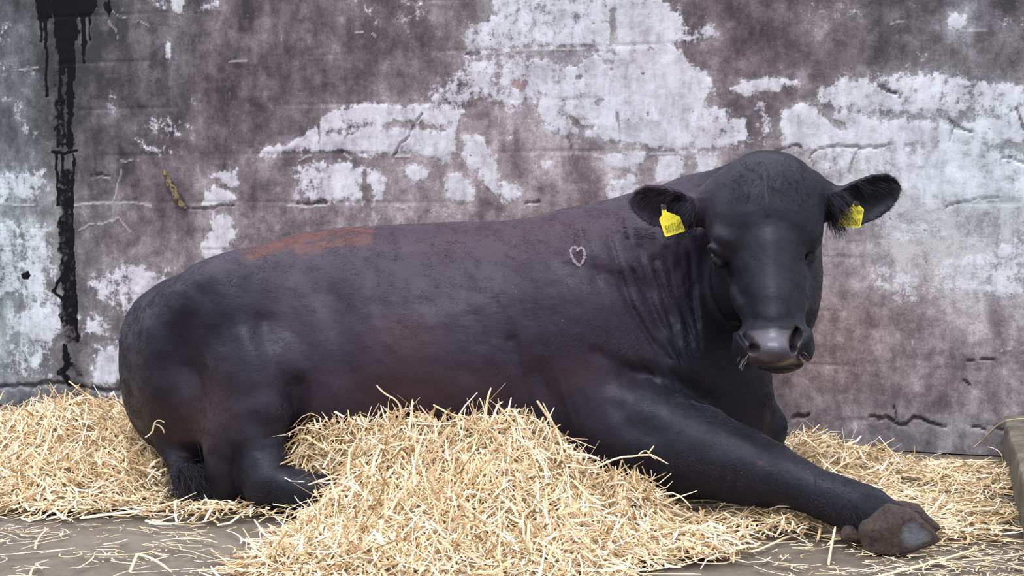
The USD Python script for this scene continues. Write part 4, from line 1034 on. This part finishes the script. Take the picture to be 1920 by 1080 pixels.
def ribbons(pts, width, flat=.4, roll=None):
    """Bent flattened stalks as one mesh. pts (N, K, 3), width (N,)."""
    N, K, _ = pts.shape
    t = np.gradient(pts, axis=1); t /= np.linalg.norm(t, axis=2, keepdims=True) + 1e-9
    r = rs.normal(size=(N, 1, 3)) * .5 + [0, 0, 1.0] if roll is None else roll
    a = np.cross(t, np.broadcast_to(r, t.shape)); a /= np.linalg.norm(a, axis=2, keepdims=True) + 1e-9
    b = np.cross(a, t)
    prof = np.ones(K); prof[-1] = .55; prof[0] = .85
    wv = (width[:, None] * prof)[..., None] * .5
    ring = np.stack([pts + a * wv, pts + b * wv * flat, pts - a * wv, pts - b * wv * flat], 2)    # N K 4 3
    i = np.arange(N)[:, None, None] * K * 4 + np.arange(K - 1)[None, :, None] * 4
    j = np.arange(4)[None, None]; j2 = (j + 1) % 4
    q = np.stack([i + j, i + j2, i + 4 + j2, i + 4 + j], -1).reshape(-1, 4)
    e0 = np.arange(N)[:, None] * K * 4 + np.array([[3, 2, 1, 0]]); e1 = np.arange(N)[:, None] * K * 4 + (K - 1) * 4 + np.array([[0, 1, 2, 3]])
    return ring.reshape(-1, 3), np.vstack([q, e0, e1])


def tones(n, K, lo=0., hi=1.):
    return {'stalk_tone': np.repeat(rs.uniform(lo, hi, (n, 1)), K * 4, 0) * np.ones((1, 3))}


def heap_height(bumps):
    def h(x, y):
        out = np.zeros_like(x)
        for cx, cy, rx, ry, hh in bumps:
            r = ((x - cx) / rx) ** 2 + ((y - cy) / ry) ** 2
            out = np.maximum(out, hh * np.clip(1 - r, 0, 1) ** .75) + .18 * hh * np.clip(1 - r, 0, 1)
        return out / 1.18
    return h


def bump_at(u, v, Y, ru, ry, h=None):
    """A mound whose crown shows at pixel (u, v) at depth Y."""
    p = P(u, v, Y)
    return (p[0], Y, ru * Y / F, ry, p[2] if h is None else h)


def stalks(N, h, sample, lmin, lmax, wmin, wmax, lie=.9, tilt=.25, K=6, surface=.35, along=None, spread=1.6):
    xy = sample(N)
    ang = rs.uniform(0, np.pi, N) if along is None else rs.normal(along, spread, N)
    L = lmin + (lmax - lmin) * rs.random(N) ** 1.6
    bend = rs.normal(0, .62, N) * (rs.random(N) < .85)
    s = np.linspace(-.5, .5, K)[None] * L[:, None]
    an = ang[:, None] + bend[:, None] * np.linspace(-1, 1, K)[None]
    kink = (rs.random(N) < .22)[:, None] * (np.arange(K) >= rs.integers(1, K - 1, N)[:, None]) * rs.normal(0, .6, N)[:, None]
    an = an + kink
    step = L[:, None] / (K - 1)
    x = xy[:, :1] + np.cumsum(np.cos(an) * step, 1) - L[:, None] / 2 * np.cos(ang)[:, None]
    y = xy[:, 1:] + np.cumsum(np.sin(an) * step, 1) - L[:, None] / 2 * np.sin(ang)[:, None]
    frac = 1 - surface * rs.random(N) ** 1.3
    hh = h(x, y); hc = h(xy[:, 0], xy[:, 1])[:, None]
    lin = hc + np.clip((hh - hc) * lie, -.55 * np.abs(s) - .004, .55 * np.abs(s) + .004)                               # drape along the slope
    tl = rs.normal(0, tilt, N) * np.minimum(1, hc[:, 0] / .08 + .15)
    z = lin * frac[:, None] + s * np.sin(tl)[:, None] + .005 + rs.random(N)[:, None] * .012 + rs.normal(0, .0035, (N, K)) * (hc > .01) + (rs.normal(0, .018, N) * np.minimum(1, hc[:, 0] / .06))[:, None] * (np.linspace(-1, 1, K)[None] ** 2 - .3)
    z = np.maximum(z, .004)
    return np.stack([x, y, z], -1), wmin + (wmax - wmin) * rs.random(N) ** 1.5


def outside_bull(p, need=.99):
    """Keeps stalks that do not run through the bull."""
    g = [np.clip(np.searchsorted(a, p[..., k]) - 1, 0, len(a) - 1) for k, a in enumerate((GX, GY, GZ))]
    inside = (p[..., 0] > GX[0]) & (p[..., 0] < GX[-1]) & (p[..., 1] > GY[0]) & (p[..., 1] < GY[-1]) & (p[..., 2] < GZ[-1])
    return ((~inside) | (D[g[0], g[1], g[2]] > .006)).mean(-1) > need


def clear_of_wall(p):
    return ((p - W0) @ EN > .02).all(-1)


def heap(name, label, bumps, sets, xr, yr, core=.80, group=None):
    h = bumps if callable(bumps) else heap_height(bumps)

    def sample(N, lo=.012):
        out = np.zeros((0, 2))
        while len(out) < N:
            c = np.stack([rs.uniform(*xr, 4 * N), rs.uniform(*yr, 4 * N)], -1)
            hc = h(c[:, 0], c[:, 1])
            slope = np.hypot(h(c[:, 0] + .01, c[:, 1]) - hc, h(c[:, 0], c[:, 1] + .01) - hc) / .01     # as many stalks on steep faces as on flat ones
            out = np.vstack([out, c[(hc > lo) & (rs.random(len(c)) < np.sqrt(1 + np.minimum(slope, 4) ** 2) / 4)]])
        return out[:N]
    c0 = np.array([np.mean(xr), np.mean(yr), 0])
    root = thing(name, label, 'straw', c0, kind='stuff', group=group)
    allp, allw = [], []
    for N, kw in sets:
        p, w = stalks(N, h, sample, **kw)
        keep = outside_bull(p, .45) & clear_of_wall(p)
        allp.append(p[keep]); allw.append(w[keep])
    allp = np.vstack(allp)
    obj('stalks', ribbons(allp, np.concatenate(allw)), straw_mat, root, smooth=False, loc=c0, kind='stuff', colors=tones(*allp.shape[:2]))
    gx, gy = np.meshgrid(np.linspace(*xr, 90), np.linspace(*yr, 90), indexing='ij')
    gz = h(gx, gy) * core + (meshkit.fbm(np.stack([gx * 18, gy * 18, 0 * gx], -1), 3, 3) - .5) * .03 - .018
    pts = np.stack([gx, gy, np.maximum(gz, -.012)], -1)
    for _ in range(14):                                        # pressed down where the bull lies on it
        hit = ~outside_bull(pts[..., None, :] + np.array([0, 0, .012]))
        pts[..., 2] = np.where(hit, pts[..., 2] - .025, pts[..., 2])
    ok = pts[..., 2] > -.004
    ii = np.arange(gx.size).reshape(gx.shape)
    q = np.stack([ii[:-1, :-1], ii[1:, :-1], ii[1:, 1:], ii[:-1, 1:]], -1).reshape(-1, 4)
    q = q[ok.ravel()[q].all(1)]
    used, inv = np.unique(q, return_inverse=True)
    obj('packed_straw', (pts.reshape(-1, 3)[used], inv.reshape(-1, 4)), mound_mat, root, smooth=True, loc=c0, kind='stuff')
    return h


body_set = dict(lmin=.05, lmax=.24, wmin=.003, wmax=.0082, tilt=.42)
fine_set = dict(lmin=.03, lmax=.11, wmin=.0025, wmax=.006, tilt=.7)
wild_set = dict(lmin=.06, lmax=.17, wmin=.003, wmax=.007, tilt=.85, surface=.12)
CREST = np.array([(520, 900, 3.86, .06), (541, 872, 3.86, .07), (554, 836, 3.862, .09), (572, 802, 3.862, .11), (596, 776, 3.86, .12), (650, 764, 3.855, .22), (700, 767, 3.85, .5), (745, 768, 3.82, .7), (780, 784, 3.78, .7), (830, 804, 3.74, .7), (890, 791, 3.72, .7),
                  (960, 782, 3.70, .7), (998, 790, 3.69, .68), (1030, 824, 3.67, .6), (1085, 866, 3.66, .5), (1112, 898, 3.65, .4), (1190, 915, 3.62, .25), (1240, 928, 3.60, .2)], float)
_cp = np.array([P(u, v, Y) for u, v, Y, L in CREST])
front_bumps = [bump_at(690, 930, 3.50, 130, .18), bump_at(640, 985, 3.38, 130, .18), bump_at(800, 930, 3.40, 170, .25), bump_at(1000, 930, 3.42, 150, .25), bump_at(860, 1000, 3.20, 330, .28), bump_at(1130, 985, 3.40, 150, .22, .05), bump_at(1260, 1000, 3.40, 130, .13, .028), bump_at(590, 1040, 3.18, 150, .18, .05)]
_fb = heap_height(front_bumps)


def front_height(x, y):
    hc, yc, Lf = (np.interp(x, _cp[:, 0], c) for c in (_cp[:, 2], CREST[:, 2], CREST[:, 3]))
    t = np.where(y < yc, (yc - y) / Lf, (y - yc) / .10)
    fade = sstep(_cp[0, 0] - .02, _cp[0, 0] + .02, x) * sstep(_cp[-1, 0] + .04, _cp[-1, 0] - .04, x)
    ridge = hc * fade * np.where(y < yc, np.clip(1 - t, 0, 1) ** 1.15, np.sqrt(np.clip(1 - t * t, 0, 1)))
    lump = (meshkit.fbm(np.stack([x * 9, y * 9, 0 * x], -1), 3, 14) - .5) * .07
    out = np.maximum(ridge, _fb(x, y))
    return np.maximum(out + lump * np.clip(out / .12, 0, 1) * sstep(0, .06, np.abs(y - yc)), 0)


heap('straw_heap', 'tall loose heap of pale straw in front of the bull, in the middle foreground', front_height,
     [(9500, dict(body_set)), (5500, fine_set), (1400, wild_set)], (-.66, .52), (2.92, 4.02))
left_bumps = [bump_at(130, 774, 4.6, 150, .55), bump_at(20, 804, 4.5, 170, .6), bump_at(230, 804, 4.45, 85, .4), bump_at(100, 855, 4.15, 200, .35), bump_at(250, 865, 4.12, 75, .3), bump_at(-120, 805, 4.5, 200, .6), bump_at(150, 935, 3.95, 260, .22, .03)]
heap('straw_heap', 'spread heap of straw between the wall and the rump of the bull, at the left edge', left_bumps,
     [(7000, body_set), (2500, fine_set), (500, wild_set)], (-2.2, -.95), (3.7, 5.3))
right_bumps = [bump_at(1525, 822, 4.45, 75, .3), bump_at(1600, 850, 4.4, 110, .3, .06), (1.25, 4.2, .42, .33, .035), (1.1, 3.75, .35, .35, .03), (.85, 4.05, .3, .35, .045)]
heap('straw_bedding', 'flattened straw bedding behind the outstretched foreleg, along the wall at the right', right_bumps,
     [(1250, dict(body_set, along=.1, spread=.55)), (650, fine_set)], (.5, 1.72), (3.35, 4.95), core=.3)
under_bumps = [bump_at(1200, 930, 3.66, 150, .16, .03), bump_at(1420, 945, 3.62, 160, .16, .03), bump_at(1330, 1000, 3.42, 110, .2, .025), bump_at(420, 985, 3.78, 230, .10, .022)]
heap('straw_bedding', 'thin trampled straw under the outstretched foreleg and below the hock', under_bumps,
     [(480, body_set), (320, fine_set)], (-1.1, 1.0), (3.2, 3.95), core=-.5)

# litter too small and too many to count
N = 8000
xy = np.stack([rs.uniform(-1.45, 1.5, N), 3.02 + 1.35 * rs.random(N) ** 1.3], -1)
dens = meshkit.fbm(np.stack([xy[:, 0] * 3, xy[:, 1] * 3, 0 * xy[:, 0]], -1), 3, 77)
xy = xy[dens + rs.normal(0, .08, N) > .47]
flat0 = lambda x, y: np.zeros_like(x)
p, w = stalks(len(xy), flat0, lambda n: xy, lmin=.008, lmax=.07, wmin=.0018, wmax=.0048, along=.05, spread=1.1)
p[..., 2] = .003 + rs.random(len(xy))[:, None] * .006
k = outside_bull(p)
lit = thing('straw_litter', 'loose straws and short broken bits of chaff littering the bare concrete floor', 'straw', (0, 3.5, 0), kind='stuff')
p2, w2 = stalks(170, flat0, lambda n: np.stack([rs.uniform(-1.35, 1.4, n), rs.uniform(3.02, 3.62, n)], -1), lmin=.05, lmax=.19, wmin=.003, wmax=.0065, along=.05, spread=.9)
p2[..., 2] = .006 + rs.random(len(p2))[:, None] * .006
k2 = outside_bull(p2)
obj('loose_stalks', ribbons(p2[k2], w2[k2], roll=np.array([0, 0, 1.0])), straw_mat, lit, smooth=False, loc=(0, 3.5, 0), kind='stuff', colors=tones(int(k2.sum()), p2.shape[1], .2, .85))
obj('chaff', ribbons(p[k], w[k], roll=np.array([0, 0, 1.0])), straw_mat, lit, smooth=False, loc=(0, 3.5, 0), kind='stuff', colors=tones(int(k.sum()), p.shape[1], .1, .8))

# separate stalks
def smooth_line(q, n=12):
    q = np.asarray(q, float); s = np.r_[0, np.cumsum(np.linalg.norm(np.diff(q, axis=0), axis=1))]
    return np.stack([PchipInterpolator(s, q[:, k])(np.linspace(0, s[-1], n)) for k in range(3)], -1)


def stalk(label, lines, group=None):
    """One stalk: lines of (points, width); the first is the stem."""
    parts = [(smooth_line(q), wd) for q, wd in lines]
    o = parts[0][0].mean(0)
    vs, fs, n = [], [], 0
    for q, wd in parts:
        v, f = ribbons(q[None], np.array([wd]), flat=.55, roll=np.array([.2, -.6, 1.0]))
        vs.append(v); fs.append(f + n); n += len(v)
    x = thing('loose_straw', label, 'straw', o, group=group)
    tone_ = rs.uniform(.5, .85) if group is None else rs.uniform(.15, .8)
    for k, (v, f) in enumerate(zip(vs, fs)):
        obj('side_blade' if k else 'stem', (v, f - f.min()), straw_mat, x, smooth=True, loc=o, colors={'stalk_tone': np.full((len(v), 3), tone_)})


def px(Y, *uv):
    return [P(u, v, Y) for u, v in uv]


def on_floor(*uv, z=.008):
    return [floor_at(u, v) + np.array([0, 0, z]) for u, v in uv]


stalk('pale bent straw stalk hooked over the corner of the mossy kerb', [([P(1826, 838, 4.62), P(1846, 821, 4.58), P(1868, 799, 4.5), P(1884, 789, 4.42), P(1900, 786, 4.38), P(1930, 785, 4.36)], .006)])
stalk('short bent straw standing against the foot of the kerb', [([P(1852, 838, 4.6), P(1868, 843, 4.58), P(1879, 856, 4.56), P(1881, 872, 4.56)], .006)])
stalk('long forked straw stalk poking out of the heap in front of the foreleg', [(px(3.52, (1062, 872), (1085, 874), (1110, 878), (1135, 868), (1165, 857), (1195, 855), (1214, 851), (1235, 860), (1253, 870)), .007), (px(3.518, (1196, 855), (1212, 845), (1218, 852), (1230, 861)), .0045), (px(3.516, (1215, 850), (1221, 843), (1226, 836)), .004)])
stalk('broad pale straw blade at the right shoulder of the heap', [(px(3.56, (1062, 845), (1080, 850), (1100, 853), (1125, 862)), .009)])
stalk('pair of upright straws at the left end of the heap crest', [(px(3.86, (626, 800), (622, 775), (617, 750), (609, 721)), .006), (px(3.85, (630, 800), (624, 775), (624, 750), (629, 729)), .007)])
stalk('hooked straw rising from the middle of the heap crest', [(px(3.80, (753, 790), (751, 765), (742, 750), (722, 738), (706, 722)), .007)])
stalk('forked upright straw near the right end of the heap crest', [(px(3.70, (908, 810), (911, 780), (914, 750), (921, 727)), .006), (px(3.70, (911, 785), (907, 765), (899, 746)), .005)])
stalk('thin curled straw loop above the right end of the heap', [(px(3.68, (935, 800), (941, 780), (955, 776), (978, 780), (1000, 784)), .004)])
stalk('arched straw bent down at the right end of the heap', [(px(3.66, (990, 800), (1000, 784), (1012, 790), (1022, 815)), .005)])
stalk('long straight straw lying along the foot of the wall', [(on_floor((1690, 866), (1740, 871), (1800, 873), (1860, 872)), .009)])
stalk('short thick straw along the foot of the wall nearest the kerb', [(on_floor((1768, 869), (1820, 872), (1876, 871), z=.014), .009)])
stalk('thin long straw lying slanted across the bedding below the wall', [([P(1492, 806, 4.5), P(1560, 828, 4.48), P(1650, 845, 4.46), P(1702, 858, 4.45)], .005)])
stalk('long thin straw lying on bare floor right of the hoof at the bottom edge', [(on_floor((1640, 1088), (1700, 1074), (1770, 1054), (1828, 1036)), .007)])
stalk('long straw running from the bedding towards the kerb', [(on_floor((1740, 985), (1820, 998), (1860, 1014), (1930, 1022)), .008)])
stalk('arched straw loop standing on the floor under the forearm', [([P(1140, 946, 3.62), P(1200, 938, 3.6), P(1262, 924, 3.58), P(1284, 938, 3.57), P(1297, 953, 3.56)], .006)])
stalk('long pale straw sloping down the right side of the left heap', [(px(3.98, (208, 893), (255, 912), (300, 938), (343, 964)), .009)])
stalk('longest pale straw lying flat at the front foot of the left heap', [(on_floor((150, 985), (240, 974), (330, 966), (420, 961), z=.02), .010)])
stalk('folded straw standing as a small tent on bare floor at the lower left', [([*on_floor((243, 1078), z=.006), floor_at(258, 1062) + [0, 0, .03], *on_floor((322, 1078), z=.006)], .008)])
stalk('straw kinked like a hook on bare floor below the left heap', [(on_floor((66, 1036), (70, 1020), (86, 1000), (92, 996)), .006)])
stalk('straw lying on bare floor left of the hoof, pointing at the dewclaw', [(on_floor((1372, 1034), (1405, 1040), (1440, 1029), (1475, 1013), (1502, 1006)), .007)])
stalk('short straw stub leaning just below the dewclaw', [([*on_floor((1553, 1064), z=.006), floor_at(1560, 1040) + [0, 0, .03], floor_at(1566, 1024) + [0, 0, .05]], .007)])
stalk('straw stuck to the rump beside the left heap', [(px(3.99, (272, 820), (286, 808), (290, 795), (302, 800), (308, 812)), .006), (px(3.985, (288, 795), (297, 788), (309, 793)), .005)])

# dried smear of dung hanging on the wall
dl = smooth_line([np.r_[wall_sz(u, v)] .tolist() + [0] for u, v in ((311, 322), (318, 338), (325, 352), (332, 366), (340, 380), (350, 390))], 14)
balls = []
for i, (a, b, _) in enumerate(dl):
    r = .006 + .007 * math.sin(math.pi * (i + .8) / 15) + .002 * math.sin(i * 2.3)
    balls.append((W0 + EX * a + EN * (.010 + .004 * math.sin(i * 1.7)) + np.array([0, 0, b]), r))
bm = None
for (c0_, r0), (c1_, r1_) in zip(balls[:-1], balls[1:]):
    h_ = m3.Manifold.hull_points(np.vstack([trimesh.creation.icosphere(1, r0).vertices + c0_, trimesh.creation.icosphere(1, r1_).vertices + c1_]))
    bm = h_ if bm is None else bm + h_
g_ = bm.refine_to_length(.006).to_mesh()
gm = trimesh.Trimesh(g_.vert_properties[:, :3], g_.tri_verts)
gm.vertices = np.array(gm.vertices) + np.array(gm.vertex_normals) * ((meshkit.fbm(np.array(gm.vertices) * 90, 3, 3) - .5) * .009)[:, None]
dung_mat = look('dried_dung', {'g': ('geometry', {}), 'n': ('noise_texture', {'scale': 120, 'detail': 4}), 'c': ('rgb_ramp', {'ramp': [(.35, (.035, .024, .013)), (.65, (.19, .135, .065))]}), 'p': ('principled_bsdf', {'roughness': .85})}, [('g.position', 'n.vector'), ('n.fac', 'c.fac'), ('c.color', 'p.base_color')])
obj('dung_smear', gm, dung_mat, smooth=60, label='brown lumpy streak of dried dung stuck slantwise to the wall at the left', category='dung')
